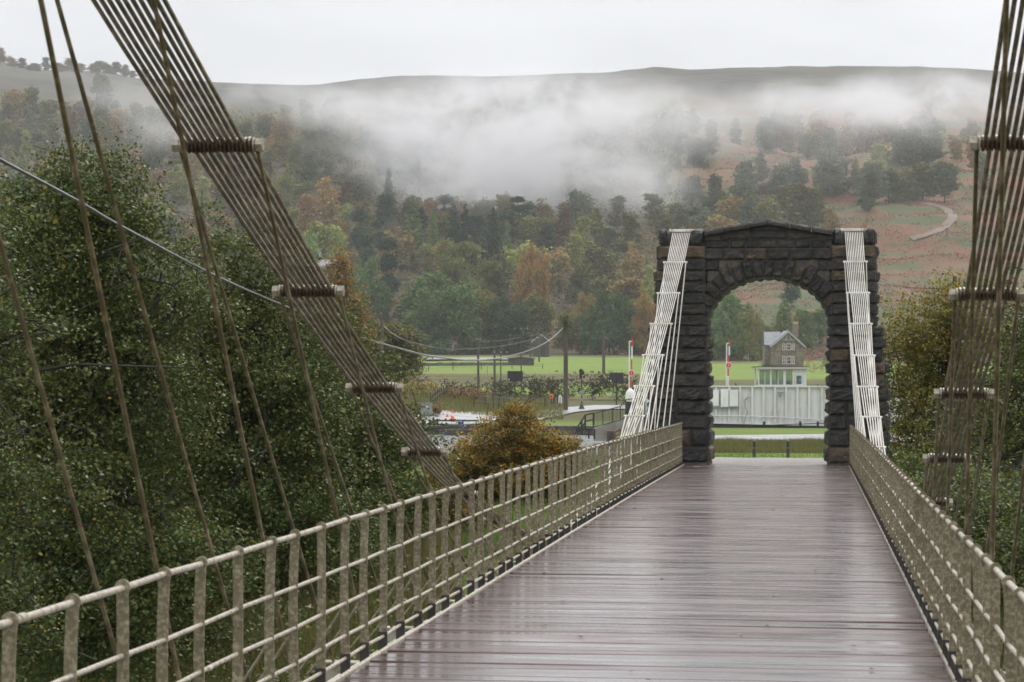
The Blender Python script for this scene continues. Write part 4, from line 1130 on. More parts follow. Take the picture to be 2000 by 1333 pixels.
# ---- far trees : prototypes 1 unit = 1 m, about 14 m tall
def proto(kind, seed):
    rng = np.random.default_rng(seed); bl = []
    if kind == 'round':
        for _ in range(20):
            a = rng.uniform(0, 6.28); r = rng.uniform(0, 3.9); z = rng.uniform(1.8, 11.4); k = 1 - max(0, z - 5) / 9
            bl.append((math.cos(a) * r * k, math.sin(a) * r * k, z, rng.uniform(1.5, 2.5), rng.uniform(1.5, 2.5), rng.uniform(1.1, 1.9)))
        bl.append((0, 0, 6.2, 3.9, 3.9, 5.4)); n, per, lf, rc = 900, 13, .52, .58
    if kind == 'birch':
        for _ in range(13):
            a = rng.uniform(0, 6.28); z = rng.uniform(2.2, 13); k = (1 - ((z - 7) / 7.5) ** 2) ** .5 if abs(z - 7) < 7.4 else .2; r = rng.uniform(0, 1.9)
            bl.append((math.cos(a) * r * k, math.sin(a) * r * k, z, rng.uniform(.8, 1.4), rng.uniform(.8, 1.4), rng.uniform(1.2, 2.1)))
        bl.append((0, 0, 6.5, 2.0, 2.0, 5.6)); n, per, lf, rc = 560, 13, .44, .52
    if kind == 'pine':
        for _ in range(15):
            a = rng.uniform(0, 6.28); z = rng.uniform(4.2, 14.4); r = rng.uniform(.3, 2.7) * (1.15 - (z - 4.2) / 11)
            bl.append((math.cos(a) * r, math.sin(a) * r, z, rng.uniform(1.4, 2.4), rng.uniform(1.4, 2.4), rng.uniform(.8, 1.3)))
        n, per, lf, rc = 420, 17, .42, .6
    if kind == 'fir':
        z = 2.2
        while z < 15.6:
            k = (15.9 - z) / 13.7; R_ = 3.1 * k ** .85 + .15; m = max(3, int(8 * k + 3)); a0 = rng.uniform(0, 6.28)
            for i in range(m):
                a = a0 + 6.283 * i / m + rng.normal() * .15
                for f in (.35, .75): bl.append((math.cos(a) * R_ * f, math.sin(a) * R_ * f, z - f * .5 * R_ * .4, R_ * .30 + .1, R_ * .30 + .1, .28 + .1 * k))
            z += .78 - .25 * (1 - k)
        n, per, lf, rc = 900, 9, .36, .36
    if kind == 'oak':
        for _ in range(46):
            a = rng.uniform(0, 6.28); z = rng.uniform(1.5, 17.5); k = math.sqrt(max(.05, 1 - ((z - 6) / 13.5) ** 2)) if z > 6 else .86 + .02 * z; r = rng.uniform(.35, 1) * 9.6
            q = rng.uniform(1.8, 3.4); bl.append((math.cos(a) * r * k, math.sin(a) * r * k, z, q, q, q * .75))
        bl.append((0, 0, 8, 7.5, 7.5, 8.6)); n, per, lf, rc = 2700, 12, .56, .75
    P, c = crown_points(bl, n, per, rc, rng, .45, 9 if kind in ('round', 'birch', 'oak') else 0, 1.5 if kind in ('round', 'oak') else 1.0, .36)
    V, Q = leaf_quads(P, lf, rng)
    me_o = np_mesh('crown', V, Q, M['leaf_far'])
    mb = MB(); H = 13 if kind in ('round', 'birch') else (18 if kind == 'oak' else 14.5)
    if kind == 'fir': mb.tube([(0, 0, -.8), (0, 0, 8), (0, 0, 15.6)], [.32, .2, .03], 6)
    else: limb_tree(mb, (0, 0, -.8), (rng.normal() * .3, rng.normal() * .3, H - 2.5), .28 if kind != 'birch' else .17, 9, bl, rng, levels=1)
    tr = mb.build('trunk', M['bark_pale'] if kind == 'birch' else M['bark'], None, True)
    mc, mt = me_o.data, tr.data
    bpy.data.objects.remove(me_o); bpy.data.objects.remove(tr)
    return mc, mt
PROT = {'round': [proto('round', s) for s in (1, 2, 3, 4)], 'birch': [proto('birch', s) for s in (5, 6, 7)], 'pine': [proto('pine', s) for s in (8, 9, 10)], 'fir': [proto('fir', s) for s in (11, 12)], 'oak': [proto('oak', s) for s in (13, 14, 15)]}
NAMES = {'oak': 'broadleaf_tree', 'round': 'broadleaf_tree', 'birch': 'birch_tree', 'pine': 'pine_tree', 'fir': 'fir_tree'}
COLS = {'dark green': (.060, .110, .036), 'mid green': (.125, .205, .060), 'fresh green': (.14, .23, .055), 'blue-green': (.032, .066, .040), 'olive': (.165, .170, .045),
        'ochre': (.31, .235, .07), 'yellow-green': (.25, .28, .07), 'rust-brown': (.24, .155, .075), 'orange': (.38, .235, .06), 'grey-green': (.14, .165, .085)}
tr_rng = np.random.default_rng(77)
def far_tree(kind, px, d, hm, wm, col, label, group='trees on the wooded hillside', var=None, ybase=None):
    v = PROT[kind][int(tr_rng.integers(len(PROT[kind]))) if var is None else var % len(PROT[kind])]
    p = G(px, d)
    root = thing(NAMES[kind], (p.x, p.y, p.z - .3), label, {'oak': 'tree', 'round': 'tree', 'birch': 'birch tree', 'pine': 'pine tree', 'fir': 'fir tree'}[kind], group)
    href = {'oak': 19.5, 'round': 13.2, 'birch': 14, 'pine': 14.8, 'fir': 15.6}[kind]; wref = {'oak': 23, 'round': 10.6, 'birch': 6.4, 'pine': 7, 'fir': 6.4}[kind]
    a = tr_rng.uniform(0, 6.28)
    root.scale = (wm / wref, wm / wref, hm / href)
    root.rotation_euler = (0, 0, a)
    cr_ = bpy.data.objects.new('crown', v[0]); cr_.parent = root; COL.objects.link(cr_)
    c = COLS[col] if isinstance(col, str) else col; j = tr_rng.uniform(.75, 1.35)
    cr_.color = (c[0] * j * tr_rng.uniform(.93, 1.07), c[1] * j, c[2] * j, 1)
    tk = bpy.data.objects.new('trunk', v[1]); tk.parent = root; COL.objects.link(tk)
    return root
def px2tree(kind, px, ytop, ybase, wpx, col, label, d=None, **k):
    """a tree by the place of its foot; the distance follows from where the foot meets the ground"""
    if d is None: d = d_at(px, ybase, 560)
    hm = (hill_y(px, d) - ytop) * d / F
    return far_tree(kind, px, d, hm, wpx * d / F, col, label, **k)
def hill_y(px, d): return YH - float(hill_z(px, d)) * F / d
T = [
 ('oak', 860, 528, 600, 190, 'mid green', 'big domed green tree at the field edge, widest of the front row'),
 ('round', 800, 575, 610, 90, 'dark green', 'dark green tree tucked against the left flank of the big domed tree'),
 ('oak', 935, 560, 612, 120, 'olive', 'olive tree overlapping the right flank of the big domed tree'),
 ('oak', 990, 575, 606, 115, 'dark green', 'dark green tree at the field edge between the domed tree and the tall wooden pole'),
 ('oak', 890, 466, 690, 140, 'olive', 'olive-brown crown rising behind the big domed tree'),
 ('oak', 955, 505, 650, 125, 'olive', 'olive crown below the dark spire fir'),
 ('fir', 885, 393, 742, 66, 'blue-green', 'left of the two close dark firs above the big domed tree, with a forked top'),
 ('fir', 908, 394, 744, 62, 'blue-green', 'dark fir pressed against the forked one, its right-hand twin'),
 ('fir', 962, 402, 728, 70, 'blue-green', 'sharp dark spire fir, right of the pair of firs'),
 ('fir', 806, 382, 778, 76, 'fresh green', 'tall pale green larch left of the dark firs'),
 ('fir', 845, 402, 790, 40, 'fresh green', 'slim pale larch between the tall larch and the dark firs'),
 ('fir', 990, 425, 770, 36, 'fresh green', 'slim pale larch just right of the dark spire fir'),
 ('oak', 1040, 474, 645, 88, 'orange', 'orange-ochre tree right of the dark spire fir, brightest crown of the wood'),
 ('round', 1050, 560, 618, 80, 'olive', 'olive tree at the foot of the orange-ochre tree'),
 ('oak', 1192, 560, 592, 130, 'dark green', 'dark green tree behind the barrier arm, left of the arch'),
 ('oak', 1145, 566, 600, 76, 'ochre', 'ochre tree on the left shoulder of the dark tree beside the arch'),
 ('oak', 1262, 568, 590, 80, 'orange', 'orange-leaved tree immediately left of the arch pier'),
 ('round', 1105, 600, 598, 64, 'olive', 'low olive tree behind the top of the tall wooden pole'),
 ('oak', 1420, 562, 588, 125, 'mid green', 'large green tree inside the arch opening, left of the house'),
 ('oak', 1465, 600, 584, 76, 'olive', 'olive tree inside the arch opening touching the house roof'),
 ('round', 1395, 610, 590, 60, 'dark green', 'dark tree seen in the arch opening against the left pier'),
 ('fir', 1532, 578, 655, 66, 'fresh green', 'pale green pointed tree directly behind the house chimney'),
 ('round', 1568, 600, 640, 60, 'fresh green', 'pale green rounded tree behind the right gable of the house'),
 ('round', 1600, 590, 650, 70, 'mid green', 'green tree in the arch opening above the small orange bush'),
 ('birch', 1545, 535, 700, 46, 'dark green', 'dark tree under the crown of the arch, above the pale pointed one'),
 ('round', 1500, 625, 600, 60, 'dark green', 'dark tree behind the left end of the house roof'),
 ('oak', 712, 497, 620, 100, 'mid green', 'green rounded tree with a lit top, right of the golden birch'),
 ('round', 742, 530, 612, 60, 'dark green', 'dark green tree between the lit green tree and the domed tree'),
 ('pine', 755, 470, 680, 74, 'blue-green', 'dark spreading pine above the lit green tree'),
 ('pine', 712, 462, 690, 50, 'blue-green', 'small dark pine left of the dark spreading pine'),
 ('birch', 620, 440, 700, 90, 'yellow-green', 'yellow-green birch beside the second near crosshead'),
 ('birch', 665, 430, 720, 50, 'yellow-green', 'slim yellow-green birch above the golden birch'),
 ('round', 600, 452, 690, 80, 'fresh green', 'pale green tree behind the near chain, above the slate ridge'),
 ('pine', 738, 268, 1010, 44, 'blue-green', 'grey-blue pine on the ridge where the mist begins, left one'),
 ('pine', 790, 290, 1000, 50, 'blue-green', 'grey-blue pine half in the mist, right one of the two on the spur'),
 ('pine', 705, 335, 930, 70, 'blue-green', 'broad dark pine on the spur just below the mist'),
 ('pine', 752, 378, 880, 46, 'blue-green', 'dark pine below the mist, down the spur from the broad one'),
 ('pine', 885, 308, 960, 56, 'grey-green', 'faint pine swallowed by the mist, left of the fog bank centre'),
 ('pine', 1010, 385, 860, 54, 'blue-green', 'pine at the lower edge of the fog bank, above the spire fir'),
 ('pine', 1035, 400, 850, 44, 'blue-green', 'tall thin-trunked pine at the lower edge of the fog bank, right one of the pair'),
 ('pine', 1065, 440, 800, 46, 'blue-green', 'small dark pine above the orange-ochre tree'),
 ('round', 1230, 468, 720, 70, 'ochre', 'ochre bare-stemmed tree left of the top of the arch'),
 ('birch', 1265, 510, 660, 44, 'yellow-green', 'yellow-green birch touching the left pier of the arch'),
 ('round', 1400, 365, 900, 76, 'olive', 'lone olive tree on the bracken slope above the arch pediment'),
 ('birch', 1525, 330, 940, 66, 'grey-green', 'small grey-green tree on the bracken above the right half of the arch'),
 ('round', 1615, 290, 960, 90, 'grey-green', 'rounded grey-green tree beside the bend of the hill path'),
 ('birch', 1712, 272, 970, 62, 'yellow-green', 'upright yellow-green birch alone on the bracken, left of the winding track'),
 ('round', 1815, 250, 1010, 90, 'grey-green', 'grey-green tree in the mist above the winding track'),
 ('round', 1770, 255, 1020, 70, 'grey-green', 'grey-green tree in the mist beside the one above the winding track'),
 ('birch', 1725, 182, 1110, 40, 'rust-brown', 'thin rust-brown tree sticking up in the mist at upper right'),
 ('round', 1815, 182, 1120, 62, 'grey-green', 'high grey-green tree in the mist at upper right'),
 ('round', 1665, 222, 1080, 84, 'ochre', 'pale ochre crown in the mist, middle of the upper right group'),
 ('round', 1600, 222, 1080, 80, 'ochre', 'ochre-brown crown in the mist, left part of the upper right group'),
 ('round', 1520, 208, 1110, 80, 'grey-green', 'dim green crown at the mist edge above the arch'),
 ('birch', 262, 222, 900, 64, 'rust-brown', 'tall rust-brown birch behind the near chain at upper left'),
 ('birch', 160, 205, 980, 44, 'ochre', 'ochre birch between the two leftmost hanger rods'),
 ('oak', 280, 305, 800, 94, 'yellow-green', 'pale yellow-green tree beyond the top of the tall alder'),
 ('round', 310, 285, 830, 60, 'yellow-green', 'yellow-green tree leaning on the pale one beyond the tall alder'),
 ('fir', 393, 365, 760, 22, 'blue-green', 'narrow dark cypress seen between the hanger rods'),
 ('round', 22, 98, 1260, 66, 'ochre', 'ochre tree on the skyline at the left edge'),
 ('round', 58, 102, 1270, 50, 'olive', 'olive tree on the skyline right of the ochre one'),
 ('round', 195, 124, 1330, 54, 'grey-green', 'grey-green tree on the skyline right of the second hanger rod'),
 ('birch', 545, 222, 1020, 60, 'ochre', 'ochre birch rising into the mist right of the near chain'),
 ('oak', 600, 246, 980, 90, 'olive', 'broad olive tree at the mist edge right of the near chain'),
 ('oak', 540, 300, 880, 96, 'olive', 'olive-gold crown right of the first crosshead'),
 ('birch', 640, 340, 850, 60, 'ochre', 'ochre birch left of the broad dark pine'),
 ('birch', 600, 375, 800, 50, 'orange', 'orange birch in the middle of the left wood'),
 ('birch', 675, 400, 800, 44, 'yellow-green', 'yellow-green birch under the broad dark pine'),
 ('birch', 665, 435, 740, 30, 'orange', 'small orange birch above the slate ridge'),
]
for k, px, yt, d, wpx, col, lab in T:
    hm = (hill_y(px, d) - yt) * d / F
    lim = 28 if k in ('fir', 'pine') else 22
    if k != 'fir' and hm > lim: hm = lim if d > 700 else hm
    far_tree(k, px, d, max(6, hm), wpx * d / F, col, lab)
# filler rows of individual trees with labels by colour, kind and landmark
LM = [(-200, 60, 'at the far left'), (60, 150, 'behind the two leftmost hanger rods'), (150, 250, 'above the tall alder'), (250, 345, 'left of the first crosshead'), (345, 430, 'behind the near chain'), (430, 520, 'just right of the first crosshead'),
      (520, 600, 'above the second crosshead'), (600, 680, 'above the golden birch'), (680, 760, 'above the first wooden pole'), (760, 840, 'around the pale larches'), (840, 930, 'around the dark firs'), (930, 1010, 'around the spire fir'),
      (1010, 1090, 'by the orange-ochre tree'), (1090, 1170, 'above the tall wooden pole'), (1170, 1290, 'left of the arch'), (1290, 1400, 'above the left pier'), (1400, 1500, 'above the left half of the pediment'), (1500, 1640, 'above the right half of the pediment'), (1640, 1760, 'above the right pier'), (1760, 1900, 'above the winding track'), (1900, 2200, 'at the far right')]
RWS = [(612, 'at the foot of the wood'), (650, 'in the second row up'), (700, 'low on the slope'), (755, 'on the lower slope'), (815, 'part-way up the slope'), (880, 'high on the slope'), (950, 'near the mist'), (1030, 'in the thinning mist'), (1120, 'high in the mist'), (1240, 'along the upper edge of the left wood'), (1830, 'on the skyline')]
seen = {}
cnt = 0
AD = ['', 'taller ', 'smaller ', 'broader ', 'thinner ', 'paler ', 'darker ', 'ragged ']
for d0, rw in RWS:
    step = 40 if d0 < 800 else (36 if d0 < 1700 else 19)
    px = -150 + tr_rng.uniform(0, 30)
    while px < 2080:
        px += step * tr_rng.uniform(.75, 1.3)
        d = d0 + tr_rng.uniform(-24, 24)
        right = px > 1290
        if d0 > 1200 and px > 330: continue
        if d0 > 1700 and px > 285: continue
        if right:
            if px < 1340 and d0 < 800: pass
            elif d0 < 640 and not (1620 < px): pass
            elif px < 1460 and 790 < d0 < 1200:
                if tr_rng.random() < .2: continue
            elif d0 > 860 and px < 1720:
                if tr_rng.random() < .12: continue
            elif d0 > 920 and px < 1930:
                if tr_rng.random() < .3: continue
            else: continue
            if d0 < 640 and px > 1620 and tr_rng.random() < .4: continue
        if px < 330 and 860 < d0 < 1000 and tr_rng.random() < .45: continue
        if 1380 < px < 1620 and d0 < 660: continue
        if 1100 < px < 1290 and 600 < d0 < 1000 and tr_rng.random() < .25: continue
        if d0 < 660 and 690 < px < 1290: continue
        if d0 < 720 and 770 < px < 1090: continue
        dens = tr_rng.random()
        if px > 1290 and d0 > 780: kind, col = ('round' if dens < .6 else 'birch'), ['grey-green', 'olive', 'ochre', 'grey-green'][int(tr_rng.integers(4))]
        elif d0 < 720: kind, col = ('round' if dens < .8 else 'birch'), ['dark green', 'mid green', 'olive', 'olive', 'dark green', 'ochre'][int(tr_rng.integers(6))]
        elif 690 < px < 1080 and dens < .20: kind, col = 'pine', 'blue-green'
        elif 690 < px < 1080 and dens < .32: kind, col = 'fir', ['blue-green', 'dark green'][int(tr_rng.integers(2))]
        else: kind, col = ('birch' if dens < .55 else 'round'), ['ochre', 'yellow-green', 'olive', 'rust-brown', 'grey-green', 'olive', 'ochre'][int(tr_rng.integers(7))]
        lm = [l for a, b, l in LM if a <= px < b]
        if not lm: continue
        base_l = '%s %s %s, %s' % (col, {'round': 'tree', 'birch': 'birch', 'pine': 'pine', 'fir': 'fir'}[kind], lm[0], rw)
        lab = base_l
        hm = tr_rng.uniform(12, 18.5) * (1.12 if kind == 'pine' else 1); wm = {'round': tr_rng.uniform(11, 16), 'birch': tr_rng.uniform(8, 11), 'pine': tr_rng.uniform(8, 11), 'fir': 7}[kind]
        if kind == 'fir': hm *= 1.25
        if d0 > 1700: hm *= tr_rng.uniform(.35, .75); wm *= 1.1
        if hill_y(px, d) > 0:
            r = far_tree(kind, px, d, hm, wm, col, lab); cnt += 1; seen.setdefault(base_l, []).append((px, r))
print('filler trees', cnt)
ORD = {2: ['left-hand', 'right-hand'], 3: ['left-hand', 'middle', 'right-hand']}
for bl_, ls in seen.items():
    if len(ls) < 2: continue
    ls.sort(key=lambda q: q[0])
    nm_ = ORD.get(len(ls), ['first', 'second', 'third', 'fourth', 'fifth', 'sixth', 'seventh'])
    for (q, o_), w_ in zip(ls, nm_): o_['label'] = w_ + ' ' + bl_
# skyline trees on the left shoulder
far_tree('round', 92, 1290, 11, 14, 'olive', 'small olive tree on the skyline beside the leftmost hanger rod')
far_tree('pine', 118, 1300, 8, 6, 'grey-green', 'small dark pine on the skyline at upper left')
far_tree('round', 222, 1340, 7, 9, 'grey-green', 'low grey tree at the right end of the left skyline trees')
def canopy(name, label, n, seed):
    rng = np.random.default_rng(seed)
    px = rng.uniform(-250, 1330, n); d = rng.uniform(575, 1290, n)
    l = (px - 1000) / F * d
    # crowns of a scattered understorey: nearest cell centre gives a dome
    cs = 7.5; ci = np.floor(l / cs); cj = np.floor(d / cs); best = np.full(n, 9.); hgt = np.zeros(n)
    for a in (-1, 0, 1):
        for b in (-1, 0, 1):
            i2, j2 = (ci + a).astype(int), (cj + b).astype(int)
            r1, r2, r3 = _p[i2 * 7 & 255, j2 * 3 & 255], _p[i2 * 5 + 90 & 255, j2 * 11 & 255], _p[i2 * 13 + 40 & 255, j2 * 9 + 17 & 255]
            q = np.hypot(l - (i2 + r1) * cs, d - (j2 + r2) * cs) / (3.2 + 2.2 * r3)
            m = q < best; best[m] = q[m]; hgt[m] = (5 + 6 * r3)[m]
    ok = best < 1
    ok &= ~((px > 690) & (px < 1290) & (d < 700))
    px, d, l, best, hgt = px[ok], d[ok], l[ok], best[ok], hgt[ok]
    z = hgt * np.sqrt(1 - best ** 2) * rng.uniform(.55, 1.05, len(px))
    open_ = fbm(l / 40 + 3, d / 40) * (1 + .0 * d); k2 = (open_ > np.interp(px, [-250, 330, 500, 1330], [.52, .50, .36, .40]))
    px, d, l, z = px[k2], d[k2], l[k2], z[k2]
    P = np.stack([CA * l - SA * d, SA * l + CA * d, hill_z(px, d) + EYE + z], -1)
    V, Q = leaf_quads(P, .8, rng)
    m = leaf_mat(name + '_leaf', (.078, .090, .034), .35, .75, .15, (.18, .125, .05), .30, .035, .15)
    return tag(np_mesh(name, V, Q, m), label, 'woodland', kind='stuff')
canopy('woodland', 'mixed green and brown woodland filling the slope between the larger trees', 230000, 91)
# heather and bracken tufts on the open hill
def tufts(name, label, n, reg, col, size, seed, h=.8, cat='bracken', thr=.47):
    rng = np.random.default_rng(seed)
    px = rng.uniform(reg[0], reg[1], n); d = rng.uniform(reg[2], reg[3], n)
    l = (px - 1000) / F * d
    keep = fbm(l / 16 + seed, d / 16) > thr
    px, d, l = px[keep], d[keep], l[keep]
    z = hill_z(px, d) + EYE + rng.uniform(0, h, len(px))
    P = np.stack([CA * l - SA * d, SA * l + CA * d, z], -1) + rng.normal(size=(len(px), 3)) * np.array([.5, .5, .1])
    V, Q = leaf_quads(P, size, rng, .3)
    return tag(np_mesh(name, V, Q, leaf_mat(name + '_leaf', col, .35, .8, .1, (col[0] * 1.2, col[1] * .9, col[2]), .2, .05, .15)), label, cat, kind='stuff')
tufts('bracken', 'rust-coloured bracken covering the open hillside right of the wood', 150000, (1150, 2150, 600, 1150), (.23, .10, .055), .5, 5, .45)
tufts('gorse_scrub', 'grey-green scrub patches on the open hillside', 60000, (1150, 2150, 580, 1150), (.10, .12, .06), .55, 6, .7, 'scrub', .56)
tufts('wood_floor_bracken', 'brown bracken between the trees of the left wood', 40000, (-200, 1250, 600, 1300), (.12, .075, .045), .8, 7, .7, 'bracken', .45)
# ================================================================== OBJECTS BEYOND THE BRIDGE
def V3(px, py, d): return W(px, py, d)
def mpp(d): return d / F
# ---- house
def house():
    d = 520; k = mpp(d); base = G(1538, d); zb = W(1538, 714, d).z
    root = thing('stone_house', (base.x, base.y, zb), 'two-storey stone house with slate roof and brick chimney, framed by the arch', 'house')
    def P(px, py, dd=0):
        return W(px, py, d) + Vector((-SA, CA, 0)) * dd
    x0, x1 = 1507, 1569.5
    zb_ = 722; eave = 674; peak = 648
    f = Vector((-SA, CA, 0)) ; rgt = Vector((CA, SA, 0))
    mb = MB(); pent = [P(x0, zb_), P(x1, zb_), P(x1, eave), P(1539.5, peak + 3), P(x0, eave)]
    mb.prism(pent, f * 8.5)
    wall = mb.build('wall', M['house_stone'], root)
    mb = MB()        # left rear wing
    mb.prism([P(1496, zb_, 2.5), P(1507, zb_, 2.5), P(1507, eave + 1, 2.5), P(1496, eave + 1, 2.5)], f * 5); mb.build('wing_wall', M['house_stone'], root)
    mb = MB()        # slate roof, two slopes over the gable
    th = Vector((0, 0, .16))
    for a, b in (((x0 - 3, eave + 3), (1539.5, peak - 1)), ((1539.5, peak - 1), (x1 + 4, eave + 4))):
        p = [P(*a, -.5), P(*b, -.5)]
        mb.prism([p[0], p[1], p[1] + th, p[0] + th], f * 9.5)
    mb.prism([P(1494, eave + 1, 2.0), P(1525, eave + 1, 2.0), P(1530, peak + 1, 5.2), P(1497, peak + 1, 5.2)], th)
    mb.prism([P(1497, peak + 1, 5.2), P(1530, peak + 1, 5.2), P(1525, eave + 1, 8.2), P(1494, eave + 1, 8.2)], th)
    roof = mb.build('roof', M['slate'], root)
    mb = MB()
    for a, b in (((x0 - 3, eave + 4.2), (1539.5, peak + .4)), ((1539.5, peak + .4), (x1 + 4, eave + 5))):
        p = [P(*a, -.56), P(*b, -.56)]; q = Vector((0, 0, .2)); mb.prism([p[0] - q, p[1] - q, p[1] + q * .6, p[0] + q * .6], -f * .06)
    mb.prism([P(1529, 665, -.5), P(1551, 665, -.5), P(1551, 664, -.5), P(1529, 664, -.5)], -f * .06)
    for a, b in (((1534, 665), (1538, 655)), ((1545, 665), (1541, 655))):
        p, q = P(*a, -.5), P(*b, -.5); s = rgt * .07; mb.prism([p - s, p + s, q + s, q - s], -f * .06)
    mb.build('barge_board', pmat('pale_bargeboard', [(.35, .38, .38)], 1, .6), roof)
    # chimney
    c = P(1558, 650, 4); mb = MB(); mb.box(c + Vector((0, 0, .4)), (1.25, .8, 2.8)); mb.box(c + Vector((0, 0, 1.85)), (1.4, .95, .2))
    ch = mb.build('chimney', rubble_mat('chimney_brick', [(.15, .095, .075), (.22, .145, .12)], 5), roof)
    mb = MB()
    for o_ in (-.38, .0, .38): mb.lathe(c + rgt * o_ + Vector((0, 0, 1.95)), [(.16, 0), (.13, .45), (.17, .5)], 8)
    mb.build('chimney_pot', pmat('clay_pot', [(.45, .38, .30)], 2, .7), ch)
    # windows
    for row, (ya, yb) in enumerate(((672, 683.5), (696.5, 711))):
        for xa, xb in ((1528.5, 1533.3), (1536.2, 1545.3), (1548, 1551.5)):
            a, b = P(xa, yb, -.03), P(xb, ya, -.03); w_, h_ = (xb - xa) * k, (yb - ya) * k
            cpt = (a + b) / 2; rot = Matrix.Rotation(YAW, 3, 'Z')
            mb = MB(); t = .09
            mb.box(cpt + Vector((0, 0, h_ / 2)), (w_, .08, t), rot); mb.box(cpt - Vector((0, 0, h_ / 2)), (w_ + .1, .12, t), rot)
            for s in (-1, 1): mb.box(cpt + rgt * s * (w_ / 2 - .04), (t, .08, h_ - t - .01), rot)
            mb.box(cpt, (w_ - 2 * t, .05, t * .8), rot)
            wn = mb.build('window', M['white'], root)
            mb = MB(); mb.box(cpt + f * .035, (w_ - t, .02, h_ - t), rot); mb.build('pane', M['glass'], wn)
        # red sandstone surrounds
        mb = MB(); y2 = (ya + yb) / 2; rot = Matrix.Rotation(YAW, 3, 'Z')
        for xx in (1526.9, 1534.8, 1546.7, 1552.6): mb.box(P(xx, y2, -.02), (.12, .1, (yb - ya) * k), rot)
        mb.box(P(1539.8, ya - 1.6, -.02), (2.95, .12, .22), rot); mb.box(P(1539.8, yb + 1.4, -.04), (2.95, .16, .14), rot)
        mb.build('window_surround', pmat('red_sandstone%d' % row, [(.20, .10, .075), (.26, .14, .10)], 3, .8), root)
house()
# ---- slate ridge of a cottage among the left trees
def cottage():
    d = 640; p = W(632, 520, d); root = thing('cottage', (p.x, p.y, p.z - 3), 'pale cottage roof ridge glimpsed behind the near chain, with one chimney', 'cottage')
    mb = MB(); rot = Matrix.Rotation(YAW, 3, 'Z'); mb.box((p.x, p.y + 2, p.z - 1.6), (9, 5, 3), rot); mb.build('wall', M['house_stone'], root)
    mb = MB(); r = Vector((CA, SA, 0)); f = Vector((-SA, CA, 0)); a = p - r * 4.8 - Vector((0, 0, .1)); 
    mb.prism([a - f * .4, a + f * 2.6 + Vector((0, 0, 1.9)), a + f * 5.4], r * 9.6); rf = mb.build('roof', M['slate'], root)
    mb = MB(); mb.box(W(623, 499, d) + f * 2.6, (.9, .8, 2.0), rot); mb.lathe(W(623, 492, d) + f * 2.6, [(.2, 0), (.16, .8)], 8); mb.build('chimney', M['concrete'], rf)
cottage()
# ---- barns
def barn(px, d, w_, h_, roofh, deep, label, name, mat, roofm, ysill=None, side=1):
    b = G(px, d); root = thing(name, b, label, 'barn' if 'barn' in name else 'shed')
    r = Vector((CA, SA, 0)); f = Vector((-SA, CA, 0))
    a = b - r * w_ / 2 - Vector((0, 0, .6)); up = Vector((0, 0, 1))
    mb = MB(); mb.prism([a, a + r * w_, a + r * w_ + up * (h_ + .6), a + r * w_ / 2 + up * (h_ + roofh + .6), a + up * (h_ + .6)], f * deep); mb.build('wall', mat, root)
    mb = MB(); e = .35
    pk = a + r * w_ / 2 + up * (h_ + roofh + .62) - f * .3
    for s in (-1, 1):
        q = a + r * (w_ / 2 + s * (w_ / 2 + e)) + up * (h_ + .6 - e * roofh / (w_ / 2) + .03) - f * .3
        mb.prism([pk, q, q + up * .22, pk + up * .22], f * (deep + .6))
    mb.build('roof', roofm, root)
    mb = MB(); mb.box(b + r * (w_ * .1) - f * .03 + up * h_ * .38, (w_ * .3, .06, h_ * .75), Matrix.Rotation(YAW, 3, 'Z')); mb.build('door', M['iron_black'], root)
barn(1057, 560, 3.7, 3.6, 1.5, 7, 'dark timber barn with one pale roof slope behind the pair of far poles', 'timber_barn', M['timber_dark'], M['roof_pale'])
barn(1018, 470, 5.0, 1.3, .35, 3, 'low dark field shelter at the top of the green field', 'field_shed', M['timber_dark'], M['slate'])
# ---- dry-stone wall and paddock
def wall_run(name, pts, h, t, mat, label, cat):
    mb = MB()
    P = []
    for a, b in zip(pts[:-1], pts[1:]):
        for k in range(12): P.append(G(a[0] + (b[0] - a[0]) * k / 12, a[1] + (b[1] - a[1]) * k / 12))
    P.append(G(*pts[-1])); rw = random.Random(3)
    for a, b in zip(P[:-1], P[1:]):
        n = Vector((-(b - a).y, (b - a).x, 0)).normalized() * t / 2; up = Vector((0, 0, h * rw.uniform(.85, 1.1))); dn = Vector((0, 0, .6))
        mb.prism([a - n - dn, a + n - dn, a + n * .7 + up, a - n * .7 + up], b - a)
    return tag(mb.build(name, mat), label, cat)
wall_run('drystone_wall', [(790, 462), (900, 455), (1000, 470)], .6, .7, M['drystone'], 'grey dry-stone wall along the top of the green field', 'stone wall')
ribbon('paddock_track', [(828, 505, 828, 530), (900, 508, 900, 535), (1000, 512, 1000, 530), (1040, 515, 1040, 525)], M['gravel'], .35)
